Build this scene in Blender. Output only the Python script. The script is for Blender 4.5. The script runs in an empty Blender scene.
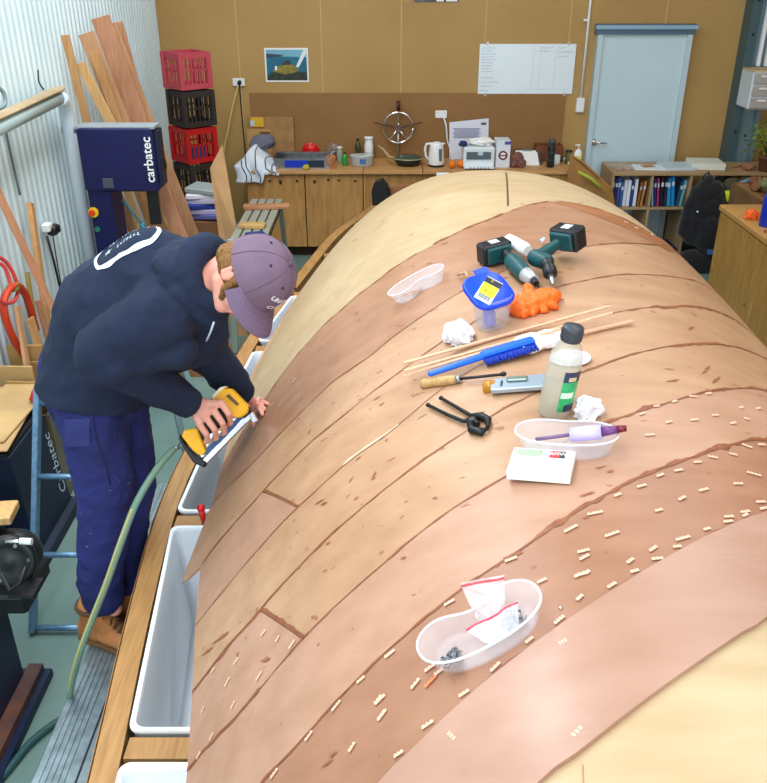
import bpy, bmesh, math, random
from mathutils import Vector as V, Matrix, noise
from mathutils.bvhtree import BVHTree
from mathutils.geometry import tessellate_polygon
R = random.Random(7)
C = bpy.context.scene.collection
sc = bpy.context.scene
# ------------------------------------------------------------------ camera
F = 850.0; TH = math.radians(27); H = 2.75
c_, s_ = math.cos(TH), math.sin(TH); CX, CY = 383.5, 391.5
CAM = V((0, 0, H))
def ray(px, py):
    x = (px-CX)/F; y = (py-CY)/F
    return V((x, c_-s_*y, -s_-c_*y))
def P(px, py, zc): return CAM + ray(px, py)*zc
def atz(px, py, z): d = ray(px, py); return CAM + d*((z-H)/d.z)
def aty(px, py, Y): d = ray(px, py); return CAM + d*(Y/d.y)
def atx(px, py, X): d = ray(px, py); return CAM + d*(X/d.x)
FWD = V((0, c_, -s_)); DWN = V((0, -s_, -c_))
cam = bpy.data.cameras.new('camera'); co = bpy.data.objects.new('camera', cam); C.objects.link(co)
co.location = CAM; co.rotation_euler = (math.radians(90-27), 0, 0)
cam.sensor_fit = 'HORIZONTAL'; cam.sensor_width = 36; cam.lens = 36*F/767; cam.clip_start = .05
sc.camera = co
# ------------------------------------------------------------------ materials
def lin(c):
    o = []
    for v in c[:3]:
        v /= 255.0
        o.append(v/12.92 if v <= .04045 else ((v+.055)/1.055)**2.4)
    return (*o, 1)
MATS = {}
def mat(name, col, rough=.5, metal=0, noise=None, bump=0, bscale=40, trans=0, emit=0, col2=None, stretch=(1, 1, 1), rot=0, alpha=1, ior=1.45, sheen=0, coat=0, detail=4, sharp=None):
    if name in MATS: return MATS[name]
    m = bpy.data.materials.new(name); m.use_nodes = True; MATS[name] = m
    nt = m.node_tree; N = nt.nodes; L = nt.links; b = N['Principled BSDF']
    b.inputs['Base Color'].default_value = lin(col); b.inputs['Roughness'].default_value = rough
    b.inputs['Metallic'].default_value = metal; b.inputs['IOR'].default_value = ior
    if trans: b.inputs['Transmission Weight'].default_value = trans
    if alpha < 1: b.inputs['Alpha'].default_value = alpha
    if sheen: b.inputs['Sheen Weight'].default_value = sheen
    if coat: b.inputs['Coat Weight'].default_value = coat
    if emit:
        b.inputs['Emission Color'].default_value = lin(col); b.inputs['Emission Strength'].default_value = emit
    tc = N.new('ShaderNodeTexCoord'); mp = N.new('ShaderNodeMapping')
    mp.inputs['Scale'].default_value = stretch; mp.inputs['Rotation'].default_value = (0, 0, rot)
    L.new(tc.outputs['Object'], mp.inputs['Vector'])
    sc_ = noise if noise else 8
    if col2 is None and noise: col2 = tuple(v*.82 for v in col)
    if col2 is not None:
        n = N.new('ShaderNodeTexNoise'); n.inputs['Scale'].default_value = sc_; n.inputs['Detail'].default_value = detail
        L.new(mp.outputs['Vector'], n.inputs['Vector'])
        r = N.new('ShaderNodeValToRGB'); lo, hi = sharp or (.3, .7)
        r.color_ramp.elements[0].position = lo; r.color_ramp.elements[1].position = hi
        r.color_ramp.elements[0].color = lin(col2); r.color_ramp.elements[1].color = lin(col)
        L.new(n.outputs['Fac'], r.inputs['Fac']); L.new(r.outputs['Color'], b.inputs['Base Color'])
    if bump:
        n2 = N.new('ShaderNodeTexNoise'); n2.inputs['Scale'].default_value = bscale; n2.inputs['Detail'].default_value = 4
        L.new(mp.outputs['Vector'], n2.inputs['Vector'])
        bp = N.new('ShaderNodeBump'); bp.inputs['Strength'].default_value = bump; bp.inputs['Distance'].default_value = .01
        L.new(n2.outputs['Fac'], bp.inputs['Height']); L.new(bp.outputs['Normal'], b.inputs['Normal'])
    return m
def wood(name, col, col2, rough=.5, axis=0, scale=6, rot=0, k=14, spots=None, bump=.1):
    """grain stretched along one axis, with a second finer layer and optional dark glue spots"""
    if name in MATS: return MATS[name]
    st = [k, k, k]; st[axis] = 1.0
    m = mat(name, col, rough, col2=col2, noise=scale, stretch=tuple(st), rot=rot, bump=bump, bscale=25, detail=6)
    nt = m.node_tree; N = nt.nodes; L = nt.links; b = N['Principled BSDF']
    src = b.inputs['Base Color'].links[0].from_socket
    # broad mottling
    tc = N['Texture Coordinate'] if 'Texture Coordinate' in N else N.new('ShaderNodeTexCoord')
    n = N.new('ShaderNodeTexNoise'); n.inputs['Scale'].default_value = 2.2; n.inputs['Detail'].default_value = 3
    L.new(tc.outputs['Object'], n.inputs['Vector'])
    r = N.new('ShaderNodeValToRGB'); r.color_ramp.elements[0].position = .35; r.color_ramp.elements[1].position = .7
    r.color_ramp.elements[0].color = (.86, .82, .78, 1); r.color_ramp.elements[1].color = (1, 1, 1, 1)
    L.new(n.outputs['Fac'], r.inputs['Fac'])
    mx = N.new('ShaderNodeMix'); mx.data_type = 'RGBA'; mx.blend_type = 'MULTIPLY'; mx.inputs[0].default_value = 1
    L.new(src, mx.inputs[6]); L.new(r.outputs['Color'], mx.inputs[7])
    out = mx.outputs[2]
    if spots:
        n3 = N.new('ShaderNodeTexNoise'); n3.inputs['Scale'].default_value = spots[1]; n3.inputs['Detail'].default_value = 2
        mp = N.new('ShaderNodeMapping'); mp.inputs['Rotation'].default_value = (0, 0, rot); mp.inputs['Scale'].default_value = (.45, 1, 1)
        L.new(tc.outputs['Object'], mp.inputs['Vector']); L.new(mp.outputs['Vector'], n3.inputs['Vector'])
        r3 = N.new('ShaderNodeValToRGB'); r3.color_ramp.elements[0].position = spots[2]; r3.color_ramp.elements[1].position = spots[2]+.03
        r3.color_ramp.elements[0].color = (0, 0, 0, 1); r3.color_ramp.elements[1].color = (.7, .7, .7, 1)
        L.new(n3.outputs['Fac'], r3.inputs['Fac'])
        m2 = N.new('ShaderNodeMix'); m2.data_type = 'RGBA'
        L.new(r3.outputs['Color'], m2.inputs[0]); L.new(out, m2.inputs[6]); m2.inputs[7].default_value = lin(spots[0])
        out = m2.outputs[2]
    L.new(out, b.inputs['Base Color'])
    return m
# ------------------------------------------------------------------ mesh builder
def frame(z, up=None):
    z = z.normalized(); a = V((0, 0, 1)) if abs(z.z) < .95 else V((0, 1, 0))
    if up is not None: a = up
    x = a.cross(z).normalized(); y = z.cross(x); return x, y, z
class MB:
    def __init__(s): s.v = []; s.f = []; s.sm = []
    def add(s, vs, fs, smooth=False):
        o = len(s.v); s.v += [V(p) for p in vs]; s.f += [tuple(i+o for i in q) for q in fs]; s.sm += [smooth]*len(fs); return s
    def box(s, c, d, M=None, bev=0):
        c = V(c); h = V(d)/2
        if bev > 0:
            b = min(bev, min(h)*.95); rings = []
            for z, k in ((-h.z, b), (-h.z+b, 0), (h.z-b, 0), (h.z, b)):
                x, y = h.x-k, h.y-k; q = b*.7 if k == 0 else 0
                x0, y0 = h.x-k, h.y-k
                rings.append([V((x0-b, -y0, z)), V((x0, -y0+b, z)), V((x0, y0-b, z)), V((x0-b, y0, z)), V((-x0+b, y0, z)), V((-x0, y0-b, z)), V((-x0, -y0+b, z)), V((-x0+b, -y0, z))])
            rings = [[(M @ (p+c) if M else p+c) for p in r] for r in rings]
            return s.loft(rings, False)
        vs = [V((sx*h.x, sy*h.y, sz*h.z))+c for sz in (-1, 1) for sy in (-1, 1) for sx in (-1, 1)]
        if M: vs = [M @ p for p in vs]
        return s.add(vs, [(0, 2, 3, 1), (4, 5, 7, 6), (0, 1, 5, 4), (2, 6, 7, 3), (0, 4, 6, 2), (1, 3, 7, 5)])
    def beam(s, a, b, w, t, up=None, bev=0):
        """box from a to b; w across, t along the up hint"""
        a = V(a); b = V(b); x, y, z = frame(b-a, up); L = (b-a).length
        M = Matrix((( x.x, y.x, z.x, a.x), (x.y, y.y, z.y, a.y), (x.z, y.z, z.z, a.z), (0, 0, 0, 1)))
        return s.box((0, 0, L/2), (w, t, L), M, bev)
    def loft(s, rings, smooth=True, cap=True, closed=True):
        n = len(rings[0]); vs = [p for r in rings for p in r]; fs = []
        for i in range(len(rings)-1):
            for j in range(n if closed else n-1):
                k = (j+1) % n
                fs.append((i*n+j, i*n+k, (i+1)*n+k, (i+1)*n+j))
        o = len(s.v); s.add(vs, fs, smooth)
        if cap and closed:
            s.f += [tuple(o+j for j in range(n-1, -1, -1)), tuple(o+(len(rings)-1)*n+j for j in range(n))]; s.sm += [False, False]
        return s
    def cyl(s, a, b, r, r2=None, n=16, smooth=True):
        a = V(a); b = V(b); r2 = r if r2 is None else r2; x, y, z = frame(b-a)
        return s.loft([[a+(x*math.cos(t)+y*math.sin(t))*r for t in [i*math.tau/n for i in range(n)]],
                       [b+(x*math.cos(t)+y*math.sin(t))*r2 for t in [i*math.tau/n for i in range(n)]]], smooth)
    def lathe(s, prof, M=None, n=24, sx=1, sy=1, smooth=True):
        """prof: (r, z) from bottom to top"""
        M = M or Matrix()
        rings = [[M @ V((max(r, 1e-4)*math.cos(t)*sx, max(r, 1e-4)*math.sin(t)*sy, z)) for t in [i*math.tau/n for i in range(n)]] for r, z in prof]
        return s.loft(rings, smooth)
    def tube(s, pts, r, n=8, cap=True):
        pts = [V(p) for p in pts]; rings = []; x = None
        for i, p in enumerate(pts):
            t = (pts[min(i+1, len(pts)-1)]-pts[max(i-1, 0)])
            if t.length < 1e-9: t = V((0, 0, 1))
            t.normalize()
            if x is None: x, y, _ = frame(t)
            else:
                x = (x - t*x.dot(t)).normalized(); y = t.cross(x)
            rr = r[i] if isinstance(r, (list, tuple)) else r
            rings.append([p+(x*math.cos(a)+y*math.sin(a))*rr for a in [j*math.tau/n for j in range(n)]])
        return s.loft(rings, True, cap)
    def caps(s, a, b, ra, rb, n=16, fl=None):
        """tapered capsule; ra/rb a number or (r across, r along up) pair"""
        a = V(a); b = V(b); d = b-a
        if d.length < 1e-5: d = V((0, 0, 1e-4))
        up = V(fl) if fl is not None else None
        x, y, z = frame(d, up)
        pa = ra if isinstance(ra, tuple) else (ra, ra); pb = rb if isinstance(rb, tuple) else (rb, rb)
        rings = []
        for k in range(1, 6):
            t = -math.pi/2+k*math.pi/12
            rings.append([a+z*math.sin(t)*min(pa)+(x*math.cos(q)*pa[0]+y*math.sin(q)*pa[1])*math.cos(t) for q in [j*math.tau/n for j in range(n)]])
        for k in range(0, 6):
            t = k*math.pi/12
            if k == 0:
                rings.append([a+(x*math.cos(q)*pa[0]+y*math.sin(q)*pa[1]) for q in [j*math.tau/n for j in range(n)]])
            rings.append([b+z*math.sin(t)*min(pb)+(x*math.cos(q)*pb[0]+y*math.sin(q)*pb[1])*math.cos(t) for q in [j*math.tau/n for j in range(n)]])
        return s.loft(rings, True)
    def ell(s, c, r, ax=None, n=20):
        c = V(c); ax = ax or (V((1, 0, 0)), V((0, 1, 0)), V((0, 0, 1))); rings = []
        for k in range(1, 12):
            t = -math.pi/2+k*math.pi/12
            rings.append([c+ax[2]*math.sin(t)*r[2]+(ax[0]*math.cos(q)*r[0]+ax[1]*math.sin(q)*r[1])*math.cos(t) for q in [j*math.tau/n for j in range(n)]])
        return s.loft(rings, True)
    def prism(s, pts, d, smooth=False):
        """closed outline pts (3D, planar) pushed along vector d"""
        pts = [V(p) for p in pts]; d = V(d); n = len(pts); o = len(s.v)
        s.v += pts+[p+d for p in pts]
        tri = tessellate_polygon([pts])
        for t in tri:
            s.f += [tuple(o+i for i in t), tuple(o+n+i for i in reversed(t))]; s.sm += [False, False]
        for i in range(n):
            j = (i+1) % n; s.f.append((o+i, o+j, o+n+j, o+n+i)); s.sm.append(smooth)
        return s
    def grid(s, fn, nu, nv, smooth=True):
        vs = [fn(i/nu, j/nv) for i in range(nu+1) for j in range(nv+1)]
        fs = [(i*(nv+1)+j, (i+1)*(nv+1)+j, (i+1)*(nv+1)+j+1, i*(nv+1)+j+1) for i in range(nu) for j in range(nv)]
        return s.add(vs, fs, smooth)
    def mesh(s, name, fix=True):
        m = bpy.data.meshes.new(name); m.from_pydata([tuple(p) for p in s.v], [], s.f)
        m.polygons.foreach_set('use_smooth', s.sm)
        if fix:
            b = bmesh.new(); b.from_mesh(m); bmesh.ops.recalc_face_normals(b, faces=b.faces); b.to_mesh(m); b.free()
        m.update(); return m
    def build(s, name, m, parent=None, bevel=0, loc=None, fix=True):
        me = s.mesh(name, fix); o = bpy.data.objects.new(name, me); C.objects.link(o)
        me.materials.append(m)
        if parent is not None: attach(o, parent)
        if bevel:
            bv = o.modifiers.new('b', 'BEVEL'); bv.width = bevel; bv.segments = 2; bv.limit_method = 'ANGLE'
        return o
def world_of(o):
    M = o.matrix_basis.copy()
    if o.parent: M = world_of(o.parent) @ o.matrix_parent_inverse @ M
    return M
def attach(o, parent): o.parent = parent
def tag(o, label=None, cat=None, group=None, kind=None):
    if label: o['label'] = label
    if cat: o['category'] = cat
    if group: o['group'] = group
    if kind: o['kind'] = kind
    return o
def thing(name, label, cat, M=None, group=None):
    o = bpy.data.objects.new(name, None); C.objects.link(o); o.empty_display_size = .05
    if M is not None:
        o.matrix_basis = M if isinstance(M, Matrix) else Matrix.Translation(V(M))
    return tag(o, label, cat, group)
def relocate(root):
    """children were built in world space: express them in the root's space"""
    I = root.matrix_basis.inverted()
    for ch in list(root.children):
        if ch.type == 'MESH': ch.data.transform(I)
        for g in ch.children:
            if g.type == 'MESH': g.data.transform(I)
def origin_to_base(o):
    if o.type != 'MESH' or not o.data.vertices: return
    vs = [v.co for v in o.data.vertices]
    c = V((sum(v.x for v in vs)/len(vs), sum(v.y for v in vs)/len(vs), min(v.z for v in vs)))
    o.data.transform(Matrix.Translation(-c)); o.matrix_basis = Matrix.Translation(c)
def mesh_thing(mb, name, m, label, cat, group=None, bevel=0):
    o = mb.build(name, m, None, bevel); origin_to_base(o); return tag(o, label, cat, group)
def struct(mb, name, m, parent=None, bevel=0):
    o = mb.build(name, m, parent, bevel)
    if parent is None: o['kind'] = 'structure'
    return o
def copy_tree(o, parent=None):
    c = o.copy(); C.objects.link(c)
    if parent: c.parent = parent
    for ch in o.children: copy_tree(ch, c)
    return c
def basis(o, x, y, z):
    return Matrix(((x.x, y.x, z.x, o.x), (x.y, y.y, z.y, o.y), (x.z, y.z, z.z, o.z), (0, 0, 0, 1)))
def bake(o):
    bpy.context.view_layer.update()
    dg = bpy.context.evaluated_depsgraph_get()
    me = bpy.data.meshes.new_from_object(o.evaluated_get(dg)); o.modifiers.clear()
    old = o.data; o.data = me; me.name = o.name
    me.polygons.foreach_set('use_smooth', [True]*len(me.polygons))
    return o
def blob(mb, name, m, parent, voxel=.01, smooth=4, disp=None, tf=None):
    o = mb.build(name, m, parent, fix=False)
    r = o.modifiers.new('r', 'REMESH'); r.mode = 'VOXEL'; r.voxel_size = voxel; r.use_smooth_shade = True
    if smooth:
        q = o.modifiers.new('s', 'SMOOTH'); q.iterations = smooth; q.factor = .5
    bake(o)
    if disp:
        for amp, s in disp:
            for v, nn in zip(o.data.vertices, [x.vector.copy() for x in o.data.vertex_normals]):
                p = v.co*s
                w = 1-abs(noise.noise(p))*2
                v.co += nn*(w*amp)
        o.data.update()
    return o
FONT_CACHE = {}
def text_mesh(s, size, extrude=.0005, align='CENTER', shear=0, bold=0, sub=0):
    cu = bpy.data.curves.new('lettering', 'FONT'); cu.body = s; cu.size = size; cu.extrude = extrude
    cu.align_x = align; cu.align_y = 'CENTER'; cu.shear = shear; cu.offset = bold; cu.resolution_u = 3
    o = bpy.data.objects.new('lettering', cu); C.objects.link(o)
    bpy.context.view_layer.update()
    me = bpy.data.meshes.new_from_object(o.evaluated_get(bpy.context.evaluated_depsgraph_get()))
    bpy.data.objects.remove(o); bpy.data.curves.remove(cu); return me
def lettering(s, size, M, m, parent, name='lettering', **k):
    me = text_mesh(s, size, **k); me.transform(M)
    o = bpy.data.objects.new(name, me); C.objects.link(o); me.materials.clear(); me.materials.append(m)
    o.parent = parent; return o
def crumple(c, r, seed, name, m, label, cat, ax=None, n=3, amp=.35, group=None, freq=2.2):
    b = bmesh.new(); bmesh.ops.create_icosphere(b, subdivisions=4 if amp > .3 else 5, radius=1)
    ax = ax or (V((1, 0, 0)), V((0, 1, 0)), V((0, 0, 1))); off = V((seed*7.3, seed*3.1, seed*1.7))
    for v in b.verts:
        d = v.co.normalized(); q = d*freq*.8+off
        d2 = d*(.86+.25*noise.noise(q*.7))+noise.noise_vector(q)*amp*.9+noise.noise_vector(q*2.3)*amp*.45
        if d2.z < -.55: d2.z = -.55
        v.co = V(c)+ax[0]*d2.x*r[0]+ax[1]*d2.y*r[1]+ax[2]*(d2.z+.55)*r[2]
    me = bpy.data.meshes.new(name); b.to_mesh(me); b.free(); me.materials.append(m)
    o = bpy.data.objects.new(name, me); C.objects.link(o)
    me.polygons.foreach_set('use_smooth', [amp < .3]*len(me.polygons))
    origin_to_base(o); return tag(o, label, cat, group)
# ------------------------------------------------------------------ hull surface
HX = .583; PW = 2.31; ZE = 1.0; YN, YF = .45, 5.8
EY = [.2, 1.4, 2.2, 3.1, 3.7, 4.75, 5.6, 6.2]; EX = [-.34, -.46, -.60, -.63, -.62, -.49, -.32, -.1]
KZ = [0, 1, 2, 3, 4, 5, 5.8, 6.2]; KV = [1.644, 1.699, 1.753, 1.808, 1.86, 1.655, 1.436, 1.226]
def interp(x, xs, ys):
    if x <= xs[0]: return ys[0]
    for i in range(len(xs)-1):
        if x <= xs[i+1]: return ys[i]+(ys[i+1]-ys[i])*(x-xs[i])/(xs[i+1]-xs[i])
    return ys[-1]
def sm(x, xs, ys, w): return sum(interp(x+w*k/4, xs, ys) for k in range(-4, 5))/9
TAB = {}
def edgeX(Y):
    k = ('e', round(Y, 3))
    if k not in TAB: TAB[k] = sm(Y, EY, EX, .35)
    return TAB[k]
def zk(Y):
    k = ('k', round(Y, 3))
    if k not in TAB: TAB[k] = sm(Y, KZ, KV, .4)
    return TAB[k]
def hz(X, Y, ext=True):
    b = HX-edgeX(Y); u = abs((X-HX)/b); z = zk(Y)
    return z-(z-ZE)*u**PW
def hn(X, Y):
    e = .01
    return V((-(hz(X+e, Y)-hz(X-e, Y))/(2*e), -(hz(X, Y+e)-hz(X, Y-e))/(2*e), 1)).normalized()
def HP(px, py, h=0):
    d = ray(px, py); t = .7; p = None
    while t < 8:
        p = CAM+d*t
        if p.z <= hz(p.x, p.y)+h and abs(p.x-HX) < (HX-edgeX(p.y))*1.12: break
        t += .02
    lo, hi = t-.02, t
    for _ in range(14):
        m = (lo+hi)/2; p = CAM+d*m
        if p.z <= hz(p.x, p.y)+h: hi = m
        else: lo = m
    return CAM+d*hi
def on(X, Y, off=0):
    return V((X, Y, hz(X, Y)))+hn(X, Y)*off
def hframe(px, py, px2, py2, lift=0, up=0.0):
    """frame on the hull at a point, x axis towards a second point; up>0 tips the normal towards vertical"""
    o = HP(px, py); q = HP(px2, py2); n = hn(o.x, o.y).lerp(V((0, 0, 1)), up).normalized()
    x = (q-o); x = (x-n*x.dot(n)).normalized(); y = n.cross(x)
    return basis(o+n*lift, x, y, n)
# ------------------------------------------------------------------ common materials
white = mat('white_plastic', (235, 238, 240), .4)
cream_ply = wood('pale_ply', (202, 178, 142), (190, 164, 126), .45, axis=0, rot=.5, scale=3, k=6, spots=((150, 118, 80), 14, .735))
pine = wood('pine', (222, 182, 120), (190, 146, 88), .55, axis=2)
pinex = wood('pine_x', (222, 182, 120), (190, 146, 88), .55, axis=1)
redwood = wood('red_timber', (186, 132, 96), (158, 106, 74), .6, axis=2)
steel = mat('steel', (190, 194, 200), .3, .9, noise=20)
chrome = mat('chrome', (225, 228, 232), .12, 1)
galv = mat('galvanised', (150, 172, 190), .45, .6, noise=30, bump=.2)
alu = mat('aluminium', (150, 166, 174), .42, .6, noise=24)
black = mat('black_plastic', (22, 22, 24), .45)
dark = mat('dark_metal', (48, 48, 50), .4, .6)
card = mat('cardboard', (176, 134, 84), .8, noise=10)
paper = mat('paper', (240, 240, 238), .8)
# ------------------------------------------------------------------ the room
XL, XR, YB, YR, ZC = -2.2, 4.6, 9.0, -3.2, 4.6
floor_m = mat('painted_concrete', (120, 146, 138), .35, noise=1.6, col2=(98, 124, 120), bump=.05)
b = MB(); b.box(((XL+XR)/2, (YB+YR)/2, -.05), (XR-XL+.4, YB-YR+.4, .1)); struct(b, 'floor', floor_m)
# back wall: sheets of brown lining board with fine joints
wall_m = mat('brown_lining_board', (182, 146, 88), .6, noise=1.3, col2=(170, 134, 78), bump=.1, bscale=60)
b = MB(); b.box(((XL+XR)/2, YB+.05, ZC/2), (XR-XL+.4, .1, ZC)); wb = struct(b, 'wall_back', wall_m)
joint_m = mat('board_joint', (198, 164, 106), .6)
jx = [aty(p, 60, YB).x for p in (239, 322, 401, 484, 567, 660)]
for i, x in enumerate(jx):
    b = MB(); b.box((x, YB-.002, 2.4), (.012, .004, 2.6 if i else 2.9)); b.build('board_joint', joint_m, wb)
# darker board strip above the bench
sx0, sx1 = aty(249, 93, YB-.01).x, aty(566, 93, YB-.01).x
sz = aty(400, 93, YB-.01).z
b = MB(); b.box(((sx0+sx1)/2, YB-.008, (sz+.9)/2+.0), (sx1-sx0, .014, sz-.9))
o = struct(b, 'trim_1', mat('dark_hardboard', (150, 108, 60), .55, noise=2, col2=(138, 98, 52)))
# left wall: corrugated white steel sheet
def corr(y0, y1, z0, z1, x, pitch=.085, amp=.013):
    n = int((y1-y0)/pitch*6); vs = []; fs = []
    for i in range(n+1):
        y = y0+(y1-y0)*i/n; t = (y/pitch) % 1
        d = amp*(1 if t < .25 else (1-(t-.25)/.12 if t < .37 else (0 if t < .88 else (t-.88)/.12)))
        vs += [(x+d, y, z0), (x+d, y, z1)]
    for i in range(n): fs.append((2*i, 2*i+2, 2*i+3, 2*i+1))
    return vs, fs
b = MB(); v_, f_ = corr(YR, YB, 0, ZC, XL); b.add(v_, f_, False)
b.box((XL-.06, (YB+YR)/2, ZC/2), (.1, YB-YR, ZC))
struct(b, 'wall_left', mat('white_steel_sheet', (214, 230, 234), .35, noise=2, col2=(202, 220, 226)))
# right and rear walls, ceiling with skylight sheets, open roller door behind the viewer
b = MB(); b.box((XR+.05, (YB+YR)/2, ZC/2), (.1, YB-YR, ZC)); struct(b, 'wall_right', wall_m)
b = MB()
b.box((XL+.5, YR-.05, ZC/2), (1.0, .1, ZC)); b.box((XR-.6, YR-.05, ZC/2), (1.2, .1, ZC)); b.box(((XL+XR)/2, YR-.05, 4.3), (XR-XL, .1, .6))
struct(b, 'wall_rear', mat('white_steel_sheet'  , (214, 230, 234)))
b = MB()
sky = [(-1.6, -.7), (1.6, 2.9)]
xs = [XL, -1.6, -.6, 1.3, 2.7, XR]
for i in (0, 2, 4): b.box(((xs[i]+xs[i+1])/2, (YB+YR)/2, ZC+.05), (xs[i+1]-xs[i], YB-YR, .1))
for x0, x1 in ((-1.6, -.6), (1.3, 2.7)):
    b.box(((x0+x1)/2, YR+.5, ZC+.05), (x1-x0, 1, .1)); b.box(((x0+x1)/2, YB-1, ZC+.05), (x1-x0, 2, .1))
struct(b, 'ceiling', mat('ceiling_sheet', (205, 212, 214), .6))
def area(x, y, z, sx, sy, e, col, rot=(0, 0, 0), name='skylight_lamp'):
    l = bpy.data.lights.new(name, 'AREA'); l.shape = 'RECTANGLE'; l.size = sx; l.size_y = sy; l.energy = e; l.color = col
    o = bpy.data.objects.new(name, l); C.objects.link(o); o.location = (x, y, z); o.rotation_euler = rot
    return o
area(-1.1, 2.9, ZC+.1, 1.0, 9.0, 265, (.94, .98, 1))
area(2.0, 3.2, ZC+.1, 1.4, 9.0, 95, (1, .99, .96))
area(1.2, YR-.3, 2.2, 4.4, 3.4, 165, (.93, .97, 1), (math.radians(90), 0, 0), 'open_door_daylight')
w = bpy.data.worlds.new('world'); sc.world = w; w.use_nodes = True
w.node_tree.nodes['Background'].inputs[0].default_value = (.75, .87, 1, 1); w.node_tree.nodes['Background'].inputs[1].default_value = 1.0
sc.view_settings.view_transform = 'Standard'; sc.view_settings.look = 'None'; sc.view_settings.gamma = 1; sc.view_settings.exposure = .15
# door
dl, dr = aty(594, 90, YB-.05).x, aty(689, 90, YB-.05).x
dl = aty(602, 40, YB-.05).x; dr = aty(686, 40, YB-.05).x; dt = aty(640, 34, YB-.05).z
door_m = mat('pale_blue_door', (198, 220, 228), .4, noise=1.5, col2=(190, 214, 224))
frame_m = mat('grey_blue_steel', (112, 142, 158), .4, .3)
b = MB(); b.box(((dl+dr)/2, YB-.04, dt/2), (dr-dl, .04, dt)); dd = struct(b, 'door_1', door_m)
for x in (dl-.025, dr+.025):
    b = MB(); b.box((x, YB-.045, dt/2), (.05, .09, dt)); b.build('door_frame', mat('pale_frame', (188, 208, 216), .4), dd)
b = MB(); b.box(((dl+dr)/2, YB-.05, dt+.045), (dr-dl+.14, .1, .09)); b.build('door_head', mat('head_slate', (78, 106, 130), .4, .2), dd)
b = MB(); b.box(((dl+dr)/2, YB-.09, dt+.065), (dr-dl+.16, .06, .035)); b.build('drip_cap', mat('cap_blue', (140, 176, 200), .4), dd)
hp = aty(594, 142, YB-.07)
b = MB(); b.cyl(hp, hp+V((0, -.012, 0)), .03); b.cyl(hp, hp+V((0, -.05, 0)), .011); b.tube([hp+V((0, -.05, 0)), hp+V((.05, -.055, 0)), hp+V((.12, -.05, -.004))], .009)
b.build('door_handle', chrome, dd)
# steel column by the right end of the back wall
b = MB(); cx0 = aty(750, 5, 8.9).x
b.box((cx0+.04, 8.9, ZC/2), (.09, .2, ZC)); o = struct(b, 'trim_2', mat('dark_column', (74, 102, 112), .4, .3))
b = MB(); b.box((cx0+.19, 8.93, ZC/2), (.2, .14, ZC)); 
o2 = struct(b, 'trim_3', mat('blue_grey_column', (128, 156, 172), .4, .4))
for z in (1.15, 1.45, 1.75, 2.05, 2.35):
    b = MB(); b.cyl((cx0+.17, 8.87, z), (cx0+.17, 8.85, z), .014, n=8); b.cyl((cx0+.04, 8.81, z+.05), (cx0+.04, 8.79, z+.05), .014, n=8); b.build('bolt', dark, o2)
b = MB(); b.box((cx0+.23, 8.85, ZC/2), (.012, .02, ZC)); b.build('rib', frame_m, o2)
# electrical conduit
t0 = aty(590, 0, YB-.02); t1 = aty(581, 102, YB-.02); t1.x = (t0.x+t1.x)/2; t0.x = t1.x
th = thing('conduit', 'thin white conduit running down the brown wall beside the door', 'conduit', V((t1.x, YB, t1.z)))
b = MB(); b.cyl(t1, (t1.x, t1.y, 3.2), .012); b.build('pipe', white, th)
b = MB(); b.box(V((t1.x, YB-.02, t1.z-.03)), (.08, .05, .14), bev=.008); b.build('switch_box', white, th)
q = aty(585, 20, YB-.02); b = MB(); b.box((q.x+.01, q.y, q.z), (.05, .03, .02)); b.build('clip', white, th); relocate(th)
def socket(px, py, label, w=.12):
    q = aty(px, py, YB); t = thing('power_outlet', label, 'power outlet', q)
    b = MB(); b.box((0, -.016, 0), (w, .03, .075), bev=.006); b.build('face_plate', white, t)
    for s in (-1, 1):
        b = MB(); b.box((s*.03, -.032, .022), (.014, .006, .018)); b.build('switch', mat('offwhite', (215, 215, 212), .5), t)
    return q
q = socket(239, 82, 'white double power outlet on the wall above the towel')
pl = thing('power_plug', 'black plug in the wall outlet with yellow cord running down', 'power plug', q)
def cord(pts, r, name, m, label, cat='cord', n=8, parent=None):
    # smooth through points
    P_ = [V(p) for p in pts]; out = []
    for i in range(len(P_)-1):
        p0 = P_[max(i-1, 0)]; p1 = P_[i]; p2 = P_[i+1]; p3 = P_[min(i+2, len(P_)-1)]
        for k in range(6):
            t = k/6; out.append(.5*((2*p1)+(-p0+p2)*t+(2*p0-5*p1+4*p2-p3)*t*t+(-p0+3*p1-3*p2+p3)*t**3))
    out.append(P_[-1]); b = MB(); b.tube(out, r, n)
    if parent is not None: return b.build(name, m, parent)
    o = b.build(name, m); origin_to_base(o); return tag(o, label, cat)
b = MB(); b.cyl((.01, -.03, 0), (.01, -.07, -.005), .022, .016); b.build('plug_body', black, pl)
cord([V((.01, -.06, -.01)), V((.015, -.07, -.3)), V((.02, -.05, -.7)), V((.03, -.06, -1.3)), V((.04, -.06, -1.76))], .006, 'cable', black, '', parent=pl)
cord([aty(238, 86, 8.93), aty(233, 105, 8.92), aty(228, 130, 8.9), aty(224, 150, 8.9), aty(222, 175, 8.9)], .006, 'yellow_lead', mat('yellow_cord', (222, 206, 130), .5), 'thin yellow cord hanging from the left wall outlet behind the cardboard', 'lead')
q = socket(441, 114, 'white double power outlet above the kettle')
cord([q+V((.02, -.04, -.02)), q+V((.05, -.07, -.1)), q+V((.07, -.06, -.25)), q+V((.11, -.06, -.36)), V((q.x+.12, 8.8, .915))], .008, 'power_cord', white, 'white power cord dropping from the outlet behind the kettle to the printer')  # power cord from the outlet to the printer
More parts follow.
